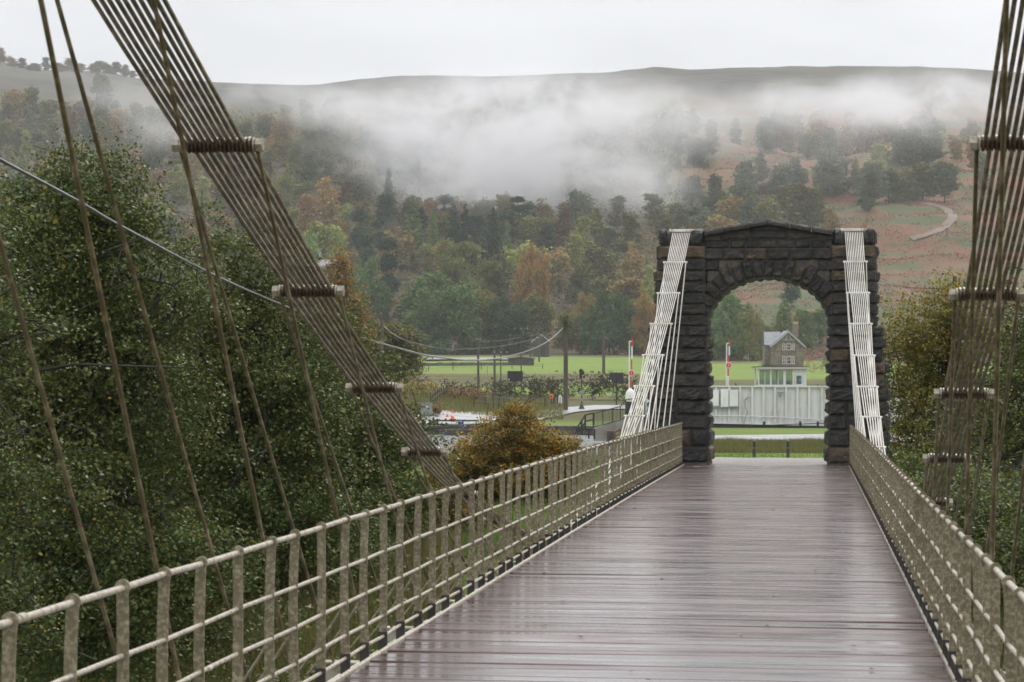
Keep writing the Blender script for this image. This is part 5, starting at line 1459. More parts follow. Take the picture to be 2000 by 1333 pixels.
# ---- post and rail fences
def fence(pts, h, label, nr=2, sp_=2.4, pr=.06, mat=None, name='field_fence', rail_r=.035, group='fences beyond the bridge'):
    mat = mat or M['timber_dark']
    P = [G(*p) for p in pts]
    root = thing(name, P[0], label, 'fence', group)
    L = [0]
    for a, b in zip(P[:-1], P[1:]): L.append(L[-1] + (b - a).length)
    n = max(2, int(L[-1] / sp_)); S = []
    n = min(n, 90)
    for i in range(n + 1):
        s = L[-1] * i / n; k = max(j for j in range(len(L)) if L[j] <= s + 1e-6); k = min(k, len(P) - 2); t = (s - L[k]) / (L[k + 1] - L[k])
        a = (pts[k][0] + (pts[k + 1][0] - pts[k][0]) * t, pts[k][1] + (pts[k + 1][1] - pts[k][1]) * t); S.append(G(*a))
    rf = random.Random(int(pts[0][0]))
    for p in S:
        mb = MB(); mb.box(p + Vector((0, 0, h / 2 - .15)), (pr * 2, pr * 2, h + .3 + rf.uniform(-.08, .1)), Matrix.Rotation(rf.uniform(-.04, .04), 3, 'Y')); mb.build('post', mat, root)
    for r in range(nr):
        mb = MB(); z = h * (.95 - r * .85 / max(nr, 1)); mb.tube([p + Vector((0, -.0, z)) for p in S], rail_r, 5); mb.build('rail', mat, root)
    return root
fence([(842, 178), (870, 196), (884, 206), (930, 215), (990, 226)], 1.05, 'dark post-and-rail fence climbing the canal bank right of the grey cabinet', 2, 2.6, .045)
fence([(926, 186), (960, 190), (1020, 206), (1094, 212)], 1.0, 'dark post-and-rail fence along the towpath behind the orange shrub', 2, 2.6, .045)
fence([(800, 345), (950, 350), (1100, 352), (1225, 350)], .9, 'low wire fence on thin posts below the rough bank', 2, 5, .06, None, 'wire_fence', .015)
fence([(790, 408), (900, 420), (1060, 430)], .9, 'wire fence across the upper green field, left of the field shed', 2, 6, .06, None, 'wire_fence', .015)
fence([(1384, 300), (1480, 305), (1560, 310), (1650, 315)], 1.1, 'wire fence with dark posts in the green field inside the arch', 2, 4.5, .07, None, 'wire_fence', .015)
fence([(1560, 500), (1600, 500), (1640, 505)], 1.3, 'low garden fence right of the stone house', 3, 1.6, .05, None, 'garden_fence', .03)
# ---- field gate inside the arch
def gate():
    a = G(1437, 303); b = G(1478, 303.5); root = thing('field_gate', a, 'grey five-bar field gate in the meadow inside the arch', 'gate')
    mb = MB()
    for i in range(5): mb.tube([a + Vector((0, 0, .3 + i * .2)), b + Vector((0, 0, .3 + i * .2))], .02, 5)
    mb.tube([a + Vector((0, 0, .3)), (a + b) / 2 + Vector((0, 0, 1.1)), b + Vector((0, 0, .3))], .02, 5); mb.build('bars', M['grey_box'], root)
    for p in (a, b):
        mb = MB(); mb.box(p + Vector((0, 0, .6)), (.2, .2, 1.5)); mb.build('gate_post', M['timber_dark'], root)
gate()
# ---- poles
def pole(px, ytop, ybase, d, wpx, label, name='wooden_pole', arms=None, mat=None, moss=False, group='poles beyond the bridge'):
    p = W(px, ybase, d); t = W(px, ytop, d); r = wpx * mpp(d) / 2
    root = thing(name, p, label, 'pole', group)
    mb = MB(); mb.tube([p - Vector((0, 0, .5)), (p + t) / 2, t], [r * 1.05, r, r * .85], 10); mb.build('shaft', mat or M['wood_pole'], root, True)
    if arms:
        for (dy, wx) in arms:
            mb = MB(); c = W(px, ytop + dy, d); rr2 = Vector((CA, SA, 0)); mb.tube([c - rr2 * wx, c + rr2 * wx], .05, 6); am = mb.build('cross_arm', M['timber_dark'], root)
            for s in (-1, 0, 1):
                mb = MB(); q = c + rr2 * wx * .92 * s; mb.lathe((q.x, q.y, q.z + .02), [(.03, 0), (.09, .07), (.05, .13), (.09, .19), (.03, .26)], 8); mb.build('insulator', M['grey_box'], am)
    if moss:
        rng = np.random.default_rng(9); P = rng.normal(size=(420, 3)) * np.array([.20, .20, .40]) + np.array(t) + np.array([0, 0, -.35])
        Vv, Qq = leaf_quads(P - np.array(p), .16, rng); np_mesh('ivy_tuft', Vv, Qq, M['leaf_near'], root)
    return root
POLE_T = W(1104.5, 640, 199)
pole(1105, 623, 813, 199, 9, 'thick weathered pole with an ivy-clad head, tallest of the poles', moss=True)
pole(746, 616, 712, 205, 6.5, 'plain weathered pole in front of the olive willow')
pole(934, 664, 776, 290, 4.6, 'left one of two close plain poles in the rough field', arms=[(2, .3)])
pole(966, 664, 776, 290, 4.4, 'right one of two close plain poles in the rough field')
pole(978, 690, 780, 285, 2.6, 'thin pole with a short cross-arm right of the two close poles', arms=[(1, .8)])
pole(1018, 645, 755, 330, 2.6, 'slender pole with three white insulators left of the pair of far poles', arms=[(0, .95), (13, 1.6)])
pole(1036, 646, 718, 500, 3.4, 'left pole of the far pair in front of the timber barn', arms=[(8, 1.6)])
pole(1053, 645, 718, 500, 3.4, 'right pole of the far pair in front of the timber barn')
pole(1179, 650, 742, 400, 6.2, 'doubled dark pole with a cross-arm, left of the arch', arms=[(2, 1.2)])
pole(952, 712, 776, 300, 1.6, 'thin grey stay pole between the two close poles', mat=M['grey_box'])
# ---- cables
def cable(name, pts, r, label):
    P = [W(*p) for p in pts]; Q_ = []
    for i in range(len(P) - 1):
        p0, p1, p2, p3 = P[max(i - 1, 0)], P[i], P[i + 1], P[min(i + 2, len(P) - 1)]
        for k in range(6):
            t = k / 6; Q_.append(.5 * ((2 * p1) + (p2 - p0) * t + (2 * p0 - 5 * p1 + 4 * p2 - p3) * t * t + (3 * p1 - p0 - 3 * p2 + p3) * t ** 3))
    Q_.append(P[-1]); mb = MB(); mb.tube(Q_, r if not isinstance(r, tuple) else [r[0] + (r[1] - r[0]) * min(1, i * 1.6 / len(Q_)) for i in range(len(Q_))], 8); tag(mb.build(name, M['wire'], None, True), label, 'cable', 'overhead cables')
def dd_(px): return 1 / (.005025 + (1101 - px) / 1101 * (.0477 - .005))
cp = [(1101, 640), (1078, 661), (1050, 678), (1000, 695), (934, 704), (850, 697), (780, 681), (700, 657), (640, 632), (575, 606), (425, 541), (240, 444), (150, 392), (0, 312), (-160, 224), (-400, 80)]
cable('overhead_cable', [(x, y, dd_(x)) for x, y in cp], (.034, .0165), 'thick grey cable from the ivy-clad pole rising over the alders to the left edge')
cable('overhead_cable', [(748, 637, 205), (780, 660, 204), (828, 675, 203), (875, 682, 202), (935, 681, 201), (990, 675, 200), (1050, 661, 199.5), (1100, 643, 199)], .035, 'thinner cable sagging between the plain pole by the willow and the ivy-clad pole')
for i, ((xa, ya, da), (xb, yb, db), lb) in enumerate([((1036, 650, 500), (1018, 646, 330), 'thin wire from the far pair of poles to the slender pole'), ((934, 667, 290), (1018, 659, 330), 'thin wire from the two close poles to the slender pole'), ((1179, 655, 400), (1232, 705, 395), 'thin stay wire sloping right from the doubled pole')]):
    cable('overhead_wire', [(xa, ya, da), ((xa + xb) / 2, (ya + yb) / 2 + 3, (da + db) / 2), (xb, yb, db)], .02, lb)
# ---- swing bridge
def swing_bridge():
    d = 150; k = mpp(d); c = W(1440, 829, d); f = Vector((-SA, CA, 0)); r = Vector((CA, SA, 0)); rot = Matrix.Rotation(YAW, 3, 'Z'); up = Vector((0, 0, 1))
    root = thing('swing_bridge', c, 'white riveted plate-girder swing bridge lying across the view inside the arch', 'swing bridge')
    xa, xb = 1262, 1760
    def pt(px, py): return W(px, py, d)
    zt, zb0, zb1 = pt(1440, 754).z, pt(1440, 826).z, pt(1440, 832).z
    a, b = pt(xa, 754), pt(xb, 754); w_ = (b - a).dot(r); m = (a + b) / 2
    def P3(x, z, y=0): # x metres from left end
        q = a + r * x + f * y; return Vector((q.x, q.y, z))
    # web, deepening slightly to the right
    mb = MB(); mb.prism([P3(0, zb0 + .1), P3(w_, zb1), P3(w_, zt - .08), P3(0, zt - .08)], f * .03); mb.prism([P3(0, zb0 + .1, 3.6), P3(w_, zb1, 3.6), P3(w_, zt - .08, 3.6), P3(0, zt - .08, 3.6)], f * .03)
    mb.build('web_plate', M['girder'], root)
    mb = MB(); mb.prism([P3(0, zt - .08, -.17), P3(w_, zt - .08, -.17), P3(w_, zt, -.17), P3(0, zt, -.17)], f * .38); mb.prism([P3(0, zt - .08, 3.4), P3(w_, zt - .08, 3.4), P3(w_, zt, 3.4), P3(0, zt, 3.4)], f * .38)
    mb.build('top_flange', M['girder'], root)
    mb = MB(); mb.prism([P3(0, zb0 + .02, -.17), P3(w_, zb1 - .08, -.17), P3(w_, zb1, -.17), P3(0, zb0 + .1, -.17)], f * .35); mb.build('bottom_flange', M['girder'], root)
    mb = MB(); mb.prism([P3(0, zb0 - .05, .2), P3(w_, zb1 - .12, .2), P3(w_, zb1 + .1, .2), P3(0, zb0 + .1, .2)], f * 3.2); mb.build('bridge_floor', M['timber_dark'], root)
    rib = MB()
    ribs = [1300, 1325, 1350, 1375, 1398, 1424, 1445, 1469, 1491, 1513, 1535, 1557, 1580, 1605, 1628, 1650, 1672, 1694, 1716, 1738]
    for px in ribs:
        x = (pt(px, 790) - a).dot(r); zz = zb0 + (zb1 - zb0) * x / w_ + .1
        mb = MB(); mb.prism([P3(x - .07, zz, -.15), P3(x + .07, zz, -.15), P3(x + .07, zt - .085, -.15), P3(x - .07, zt - .085, -.15)], f * .012)
        mb.prism([P3(x - .006, zz, -.14), P3(x + .006, zz, -.14), P3(x + .006, zt - .085, -.14), P3(x - .006, zt - .085, -.14)], f * .13)
        for q in range(12): mb.lathe(P3(x + .11, zz + .1 + q * (zt - zz - .3) / 11, -.01), [(.018, -.012), (.012, .0)], 6, 'Y')
        mb.build('stiffener', M['girder'], root)
    # equipment lockers hung on the left part
    for (x0, x1, y0, y1) in ((1386, 1403, 762, 793), (1407, 1422, 760, 795), (1424, 1441, 762, 794)):
        mb = MB(); p, q = pt(x0, y1), pt(x1, y0); mb.prism([p - f * .19, Vector((q.x, q.y, p.z)) - f * .19, q - f * .19, Vector((p.x, p.y, q.z)) - f * .19], -f * .10); mb.build('locker', M['white'], root)
    mb = MB(); mb.prism([pt(1384, 798) - f * .16, pt(1442, 797) - f * .16, pt(1442, 795.5) - f * .16, pt(1384, 796.5) - f * .16], -f * .12); mb.build('locker_shelf', M['grey_box'], root)
    mb = MB(); mb.tube([pt(1290, 810) - f * .24, pt(1455, 813) - f * .24, pt(1520, 815) - f * .24, pt(1620, 821) - f * .24, pt(1720, 823) - f * .24], .025, 6); mb.build('pipe', M['white'], root)
    mb = MB(); mb.tube([pt(1460, 775) - f * .22, pt(1454, 782) - f * .24, pt(1455, 795) - f * .24, pt(1459, 806) - f * .24, pt(1454, 820) - f * .24, pt(1452, 828) - f * .24], .028, 6); mb.tube([pt(1454, 782) - f * .24, pt(1466, 776) - f * .2], .02, 6); mb.build('conduit', M['grey_box'], root)
    mb = MB(); q = pt(1524, 767) - f * .3; mb.box(q, (.34, .2, .12), rot, bev=.02); mb.tube([q, q + Vector((0, .2, -.12)), q + f * .28 - up * .12], .02, 6); mb.box(pt(1522, 773) - f * .3, (.14, .12, .14), rot); mb.build('camera_housing', M['grey_box'], root)
    # black pivot base and timber fender
    mb = MB(); mb.prism([Vector(pt(1284, 850)) - f * .6, Vector(pt(1740, 846)) - f * .6, Vector(pt(1740, 834)) - f * .6, Vector(pt(1284, 829)) - f * .6], f * 4.2)
    fd = mb.build('fender', M['iron_black'], root)
    mb = MB()
    for px in (1490, 1560, 1594, 1650): mb.box(pt(px, 835) - f * .8, (.14, .14, .75), rot)
    mb.prism([pt(1470, 832) - f * .9, pt(1650, 826) - f * .9, pt(1650, 824.5) - f * .9, pt(1470, 830.5) - f * .9], f * .1)
    mb.build('fender_rail', M['iron_black'], root)
    mb = MB(); 
    for px in (1423, 1427): mb.prism([pt(px - 3, 849) - f * .62, pt(px - 2, 849) - f * .62, pt(px + 2, 841) - f * .62, pt(px + 1, 841) - f * .62], -f * .01)
    mb.build('depth_mark', M['white'], fd)
swing_bridge()
# ---- control cabin
def cabin():
    d = 190; k = mpp(d); f = Vector((-SA, CA, 0)); r = Vector((CA, SA, 0)); rot = Matrix.Rotation(YAW, 3, 'Z')
    root = thing('control_cabin', W(1528, 773, d), 'white flat-roofed glazed control cabin above the swing bridge, in front of the stone house', 'cabin')
    P = lambda x, y, dd=0: W(x, y, d) + f * dd
    mb = MB()
    def slab(x0, x1, y0, y1, dd, t): mb.prism([P(x0, y1, dd), P(x1, y1, dd), P(x1, y0, dd), P(x0, y0, dd)], f * t)
    slab(1476.5, 1580, 717.5, 720.5, -.35, 3.4); mb.build('roof', M['white'], root)
    mb = MB(); slab(1474.5, 1581, 716.3, 717.3, -.4, 3.5); mb.build('roof_felt', M['iron_black'], root)
    mb = MB()
    for x0, x1 in ((1481, 1483), (1504, 1507), (1530, 1535), (1548, 1551.5), (1569, 1575)): slab(x0, x1, 720.6, 753, 0, .10)
    slab(1481, 1575, 752, 778, .001, 2.9); slab(1481, 1575, 720.8, 723.5, .012, .1)
    slab(1552, 1568.8, 724, 731, .02, .08)
    mb.build('wall', M['white'], root)
    mb = MB()
    for x in (1494, 1520): slab(x - .5, x + .5, 723.6, 752, .02, .06)
    mb.build('mullion', M['white'], root)
    for x0, x1 in ((1483.1, 1493.6), (1494.4, 1503.9), (1507.1, 1519.6), (1520.4, 1529.9), (1535.1, 1547.9)):
        mb = MB(); slab(x0, x1, 723.6, 751.9, .04, .02); mb.build('window', M['cab_glass'], root)
    # back windows let the field show through
    mb = MB()
    for x0, x1 in ((1481, 1484), (1524, 1528), (1571, 1575)): slab(x0, x1, 720.6, 753, 2.8, .1)
    mb.build('rear_mullion', M['white'], root)
    mb = MB(); slab(1553, 1567.8, 731.2, 752, .03, .05); dr = mb.build('door', M['white'], root)
    mb = MB(); slab(1555.5, 1565.5, 734, 751, .02, .006); mb.build('door_pane', M['cab_glass'], dr)
    mb = MB(); slab(1560.5, 1565, 740.5, 745, .008, .004); mb.build('notice', pmat('blue_notice', [(.05, .30, .55)], 2, .5), dr)
    mb = MB(); slab(1537, 1545, 745, 751, .5, .4); mb.build('desk_equipment', M['grey_box'], root)
cabin()
# ---- barriers
def barrier(px, d, y0, y1, label, tilt=2.2):
    f = Vector((-SA, CA, 0)); k = mpp(d); r = Vector((CA, SA, 0))
    foot = W(px, y1 + 40, d); root = thing('level_barrier', foot, label, 'barrier', 'raised barrier arms by the swing bridge')
    seg = [(0, .16, 'red'), (.16, .42, 'white'), (.42, .66, 'red'), (.66, .78, 'white'), (.78, 1, 'red')]
    a, b = W(px + 1.4, y0, d), W(px - 2.2, y1, d)
    for s0, s1, c in seg:
        mb = MB(); p, q = a + (b - a) * s0, a + (b - a) * s1; mb.box((p + q) / 2, (2.6 * k, .08, (p - q).length + .001), Matrix.Rotation(YAW, 3, 'Z')); mb.build('arm_band', M[c], root)
    mb = MB(); mb.tube([W(px - 4.6, y0 + 6, d), W(px - 5.6, y1 + 44, d)], .045, 6); mb.tube([W(px - 4.6, y0 + 6, d), W(px - .4, y0 + 6, d)], .04, 6); mb.build('skirt_post', M['white'], root)
    mb = MB(); c = W(px - 1.0, (y0 + y1) / 2 + (711 - 712), d) ; c = W(px - 1.0, y0 + (y1 - y0) * .70, d) - f * .08
    mb.lathe(c, [(6 * k, -.02), (6.1 * k, 0), (6 * k, .02)], 24, 'Y'); sg = mb.build('sign_disc', M['white'], root)
    mb = MB(); mb.lathe(c - f * .025, [(4.9 * k, -.012), (4.9 * k, .0)], 24, 'Y'); rd = mb.build('sign_face', M['red'], sg)
    mb = MB()
    for i, (w2, dz2) in enumerate(((.7, 2.2), (.9, 1.1), (.7, 0), (.9, -1.1), (.7, -2.2))): mb.box(c - f * .05 + Vector((0, 0, dz2 * k)), (w2 * k * 1.6, .02, .75 * k), Matrix.Rotation(YAW, 3, 'Z'))
    mb.build('sign_text', M['white'], sg)
    mb = MB(); mb.tube([W(px - 2.2, y1, d), W(px - 2.2, y1 + 42, d)], .07, 8); mb.build('pedestal', M['white'], root)
barrier(1424, 175, 665, 735, 'raised red and white barrier arm with a round red sign, seen inside the arch')
barrier(1234, 165, 661, 758, 'raised red and white barrier arm with round sign, left of the arch behind the chain')
def drum():
    d = 158; c = W(1231, 826, d); k = mpp(d); root = thing('mooring_pillar', c, 'black drum-shaped pillar with a domed white cap behind the left chain', 'pillar')
    h = (826 - 785) * k; mb = MB(); mb.lathe(c, [(9.5 * k, 0), (9.5 * k, h)], 20); mb.build('drum', M['iron_black'], root, True)
    mb = MB(); mb.lathe(c + Vector((0, 0, h + .003)), [(9.8 * k, 0), (9.8 * k, 9 * k), (9 * k, 16 * k), (7 * k, 21 * k), (4 * k, 24 * k), (.5 * k, 25.5 * k)], 20); mb.build('cap', M['white'], root, True)
drum()
# ---- signs seen from behind, signal
def signboard(px, y0, y1, wd, d, ybase, label):
    k = mpp(d); rot = Matrix.Rotation(YAW, 3, 'Z'); f = Vector((-SA, CA, 0)); p = W(px, ybase, d); root = thing('sign_board', p, label, 'sign', 'black sign backs beside the towpath')
    mb = MB(); mb.box(W(px, (y0 + y1) / 2, d), (wd * k, .08, (y1 - y0) * k), rot, bev=.02); bd = mb.build('board', M['iron_black'], root)
    mb = MB(); mb.tube([p - Vector((0, 0, .3)) - f * .1, W(px, y0 + 4, d) - f * .1], .06, 8); mb.box(W(px, y0 + 3, d) - f * .12, (3 * k, .12, 2.4 * k), rot); mb.box(W(px - 4, y1 + .6, d) - f * .06, (5 * k, .06, 1.6 * k), rot); mb.build('post', M['iron_black'], root)
    mb = MB(); mb.box(W(px - wd * .40, y1 - 3.3, d) - f * .05, (2 * k, .02, 2.8 * k), rot); mb.build('label_plate', M['white'], bd)
signboard(1006, 725, 745, 30, 235, 776, 'black rectangular sign back on one post, left of the tall ivy-clad pole')
signboard(1204, 728, 747.5, 28, 232, 790, 'black rectangular sign back on one post, right of the traffic signal')
def signal():
    d = 205; k = mpp(d); rot = Matrix.Rotation(YAW, 3, 'Z'); f = Vector((-SA, CA, 0)); p = W(1136, 802, d); root = thing('traffic_signal', p, 'slim black traffic signal with a small round grey disc half-way up its post', 'signal')
    mb = MB(); mb.lathe(p, [(.32, 0), (.28, .12), (.1, .5), (.07, .6)], 12); mb.tube([p, W(1136, 722, d)], .06, 8); mb.build('post', M['iron_black'], root, True)
    mb = MB(); mb.box(W(1134, 731, d) - f * .1, (5 * k, .2, 20 * k), rot, bev=.03); mb.box(W(1138.5, 728, d), (4 * k, .2, 8 * k), rot, bev=.03)
    for i in range(3): mb.lathe(W(1134, 725.5 + i * 5.5, d) - f * .2, [(.10, -.08), (.08, 0)], 10, 'Y')
    hd = mb.build('signal_head', M['iron_black'], root)
    mb = MB(); mb.box(W(1134, 741.5, d) - f * .22, (4 * k, .02, 3 * k), rot); mb.build('lamp_plate', M['red'], hd)
    mb = MB(); mb.lathe(W(1136.5, 766.5, d) - f * .08, [(5.2 * k, -.015), (5.2 * k, .015)], 20, 'Y'); mb.build('disc', M['grey_box'], root)
    mb = MB(); mb.box(W(1135.5, 781, d) - f * .08, (5 * k, .05, 7 * k), rot); mb.build('box', M['grey_box'], root)
signal()
# ---- lock side : cabinet, cones, rails, walls
def cabinet():
    d = 162; k = mpp(d); rot = Matrix.Rotation(YAW, 3, 'Z'); f = Vector((-SA, CA, 0)); p = W(833, 829, d); root = thing('electrical_cabinet', p, 'grey metal cabinet on two legs beside the tarmac apron', 'cabinet')
    mb = MB(); mb.box(W(833, 799.5, d), (22 * k, .45, 23 * k), rot, bev=.03); mb.box(W(833, 787.6, d), (23.5 * k, .52, 1.4 * k), rot); bx_ = mb.build('box', M['grey_box'], root)
    mb = MB(); mb.box(W(833, 799.5, d) - f * .235, (19 * k, .02, 20 * k), rot, bev=.01); mb.build('door', M['grey_box'], bx_); mb = MB(); mb.lathe(W(834, 795, d) - f * .26, [(.05, -.02), (.04, 0)], 8, 'Y'); mb.build('lock', M['nut'], bx_)
    for x in (826, 838): mb = MB(); mb.box(W(x, 820, d), (.07, .07, 18 * k), rot); mb.build('leg', M['grey_box'], root)
cabinet()
def cone(px, py, d, label, s=1):
    s = s * .78
    p = G(px, d); p.z += .1; k = s; root = thing('traffic_cone', p, label, 'traffic cone', 'traffic cones on the apron')
    mb = MB(); mb.box(p + Vector((0, 0, .03)), (.46 * k, .46 * k, .06), bev=.01); mb.build('base', M['orange_cone'], root)
    mb = MB(); mb.lathe(p + Vector((0, 0, .06)), [(.16 * k, 0), (.125 * k, .22 * k)], 16); mb.lathe(p + Vector((0, 0, .06 + .45 * k)), [(.085 * k, 0), (.03 * k, .32 * k), (.0, .325 * k)], 16); mb.build('body', M['orange_cone'], root, True)
    mb = MB(); mb.lathe(p + Vector((0, 0, .06 + .22 * k)), [(.127 * k, 0), (.087 * k, .23 * k)], 16); mb.build('band', M['white'], root, True)
cone(819, 831, 156, 'orange and white traffic cone left of the grey cabinet', 1.0)
cone(884, 832, 160, 'orange and white traffic cone behind the black guard rail', 1.0)
cone(874, 832, 165, 'small far cone between the cabinet and the black guard rail', .6)
def guard(px0, px1, d, yt, label, posts):
    f = Vector((-SA, CA, 0)); a, b = W(px0, yt, d), W(px1, yt, d); root = thing('guard_rail', a, label, 'guard rail')
    mb = MB(); mb.box((a + b) / 2, ((a - b).length, .12, .10), Matrix.Rotation(YAW, 3, 'Z')); mb.build('rail', M['iron_black'], root)
    for x in posts:
        q = W(x, yt + 8, d); mb = MB(); mb.box(q - Vector((0, 0, .06)), (.08, .08, 15 * mpp(d)), Matrix.Rotation(YAW, 3, 'Z')); mb.build('post', M['iron_black'], root)
    return root
guard(847, 935, 149.5, 822, 'black horizontal guard rail along the lock edge', (855, 896, 930))
mb = MB(); mb.box(W(901, 825, 149.2), (9 * mpp(149), .05, 10 * mpp(149)), Matrix.Rotation(YAW, 3, 'Z')); 
bs = thing('notice_sign', W(901, 825, 149.2), 'small blue square notice fixed to the black guard rail', 'sign')
mb.build('panel', M['blue'], bs)
mb = MB(); mb.box(W(900, 823.8, 149.1), (4 * mpp(149), .02, 2 * mpp(149)), Matrix.Rotation(YAW, 3, 'Z')); mb.build('symbol', M['white'], bs)
mb = MB()
a0, a1 = G(700, 150.6), G(1203, 150.6)
for (x0, x1, h, t, dd) in ((750, 868, .0, .6, 150.3), (868, 918, .06, .9, 150.2), (918, 1203, .0, .6, 150.3)):
    dd = 148.9; t = 1.6; p, q = W(x0, 830, dd), W(x1 - .1, 830, dd); z = EYE - 2.86 + h
    mb.prism([Vector((p.x, p.y, z - 1.6)), Vector((q.x, q.y, z - 1.6)), Vector((q.x, q.y, z)), Vector((p.x, p.y, z))], Vector((-SA, CA, 0)) * t)
tag(mb.build('lock_wall', M['drystone']), 'dark wet masonry wall along the far side of the canal lock', 'lock wall')
# moored lock-gate beam
mb = MB(); mb.box(W(893, 846, 147), (50 * mpp(147), .4, .42), Matrix.Rotation(YAW, 3, 'Z'), bev=.03); tag(mb.build('timber_beam', M['timber_dark']), 'dark timber fender beam floating against the lock wall', 'beam')
# concrete ramp wall and railings left of the arch
d = 128
def PW(x, y, dd=128): return W(x, y, dd)
mb = MB(); ff = Vector((-SA, CA, 0))
mb.prism([PW(1160, 862), PW(1286, 862), PW(1286, 812), PW(1222, 816), PW(1160, 838)], ff * 1.0)
tag(mb.build('concrete_wall', M['concrete']), 'pale sloping concrete wing wall left of the arch behind the chain', 'wall')
def mesh_rail():
    root = thing('mesh_railing', PW(1160, 840), 'black railing with thin upright bars on the concrete wing wall', 'railing')
    top = [(1159, 808), (1212, 794), (1222, 781), (1262, 776)]; bot = [(1159, 836), (1212, 820), (1222, 815), (1262, 812)]
    for i in range(3):
        mb = MB(); mb.tube([PW(*top[i]), PW(*top[i + 1])], .03, 6); mb.tube([PW(*bot[i]), PW(*bot[i + 1])], .025, 6)
        n = int((top[i + 1][0] - top[i][0]) / 2.6)
        for q in range(n + 1):
            t = q / max(n, 1); a = PW(top[i][0] + (top[i + 1][0] - top[i][0]) * t, top[i][1] + (top[i + 1][1] - top[i][1]) * t); b = PW(bot[i][0] + (bot[i + 1][0] - bot[i][0]) * t, bot[i][1] + (bot[i + 1][1] - bot[i][1]) * t)
            mb.tube([a, b], .012 if q % 7 else .03, 5)
        mb.build('panel', M['iron_black'], root)
mesh_rail()
def steps_rail():
    root = thing('steps_handrail', PW(1128, 857, 122), 'black handrail stepping down to the water beside the wing wall', 'handrail')
    for nm, poly in (('handrail', [(1127, 836), (1143, 811), (1159, 807)]), ('handrail', [(1127, 846), (1145, 823), (1159, 820)]), ('handrail', [(1122, 834), (1140, 838), (1161, 839)]), ('handrail', [(1122, 845), (1140, 848), (1161, 850)])):
        mb = MB(); mb.tube([PW(x, y, 122) for x, y in poly], .045, 6); mb.build(nm, M['iron_black'], root, True)
    for x, y0, y1 in ((1127, 834, 852), (1143, 811, 838), (1159, 806, 830), (1150, 838, 857), (1161, 838, 858), (1136, 822, 850)):
        mb = MB(); mb.box((PW(x, y0, 122) + PW(x, y1, 122)) / 2, (.09, .09, (y1 - y0) * mpp(122)), Matrix.Rotation(YAW, 3, 'Z')); mb.build('post', M['iron_black'], root)
steps_rail()
def bollard(px, label):
    d = 97; p = W(px, 893, d); k = mpp(d); root = thing('bollard', p, label, 'bollard', 'black bollards beyond the arch')
    mb = MB(); r = 3.3 * k; mb.lathe(p - Vector((0, 0, .15)), [(r * 1.05, 0), (r * 1.05, 2 * k + .15), (r * .95, 3 * k + .15), (r * .92, 17 * k + .15)], 16); mb.build('post', M['iron_black'], root, True)
    mb = MB(); mb.lathe(p + Vector((0, 0, 17 * k + .002)), [(r * 1.12, 0), (r * 1.12, 1.0 * k)], 16); mb.build('ring', M['grey_box'], root, True)
    mb = MB(); mb.lathe(p + Vector((0, 0, 18 * k + .004)), [(r * .95, 0), (r * .95, 10.5 * k), (r * 1.2, 11 * k), (r * 1.2, 12.4 * k), (r * .9, 13.6 * k), (r * .3, 14.2 * k)], 16); mb.build('head', M['iron_black'], root, True)
bollard(1473, 'black bollard left of centre in the arch opening')
bollard(1539, 'black bollard right of centre in the arch opening')
# small things on the towpath
def buoy():
    d = 208; k = mpp(d); f = Vector((-SA, CA, 0)); p = W(1077, 790, d); root = thing('lifebuoy_post', p, 'orange and white lifebuoy disc on a short post left of the ivy-clad pole', 'lifebuoy')
    mb = MB(); mb.tube([p, W(1077, 772, d)], .05, 6); mb.build('post', M['timber_dark'], root)
    mb = MB(); c = W(1077, 775, d) - f * .1; pts = [c + Vector((CA * math.cos(a), SA * math.cos(a), math.sin(a))) * 3.1 * k for a in [6.2832 * i / 18 for i in range(19)]]
    mb.tube(pts, 1.2 * k, 8); mb.build('ring', M['orange_cone'], root, True)
buoy()
def hoop():
    d = 200; p = W(1087, 789, d); root = thing('hoop_barrier', p, 'black and white hooped barrier left of the ivy-clad pole', 'barrier'); f = Vector((-SA, CA, 0))
    mb = MB(); mb.tube([W(1082, 789, d), W(1082.5, 776, d), W(1085, 773.5, d), W(1089, 774, d), W(1090, 778, d), W(1090, 789, d)], .07, 6); mb.build('frame', M['iron_black'], root, True)
    mb = MB(); mb.tube([W(1091, 788, d), W(1092, 776, d), W(1094, 772, d), W(1096, 776, d), W(1096, 788, d)], .08, 6); mb.build('hoop', M['white'], root, True)
hoop()
mb = MB(); p = W(1194, 866, 118); mb.box(p + Vector((0, 0, .25)), (.36, .3, .75), Matrix.Rotation(.5, 3, 'Z'), bev=.04); tag(mb.build('stump_post', M['timber_dark']), 'squat rotten timber post beside the concrete wing wall', 'post')
def trestle():
    root = thing('wooden_trestle', W(1206, 864, 117), 'small brown wooden trestle at the foot of the left chain', 'trestle'); mb = MB()
    mb.tube([W(1198, 846, 117), W(1213, 838, 117)], .05, 6); mb.tube([W(1200, 845, 117), W(1200, 862, 117)], .05, 6); mb.tube([W(1212, 839, 117), W(1212, 862, 117)], .05, 6); mb.tube([W(1200, 852, 117), W(1212, 848, 117)], .04, 6)
    mb.build('frame', pmat('brown_timber', [(.12, .06, .035)], 2, .7), root)
trestle()
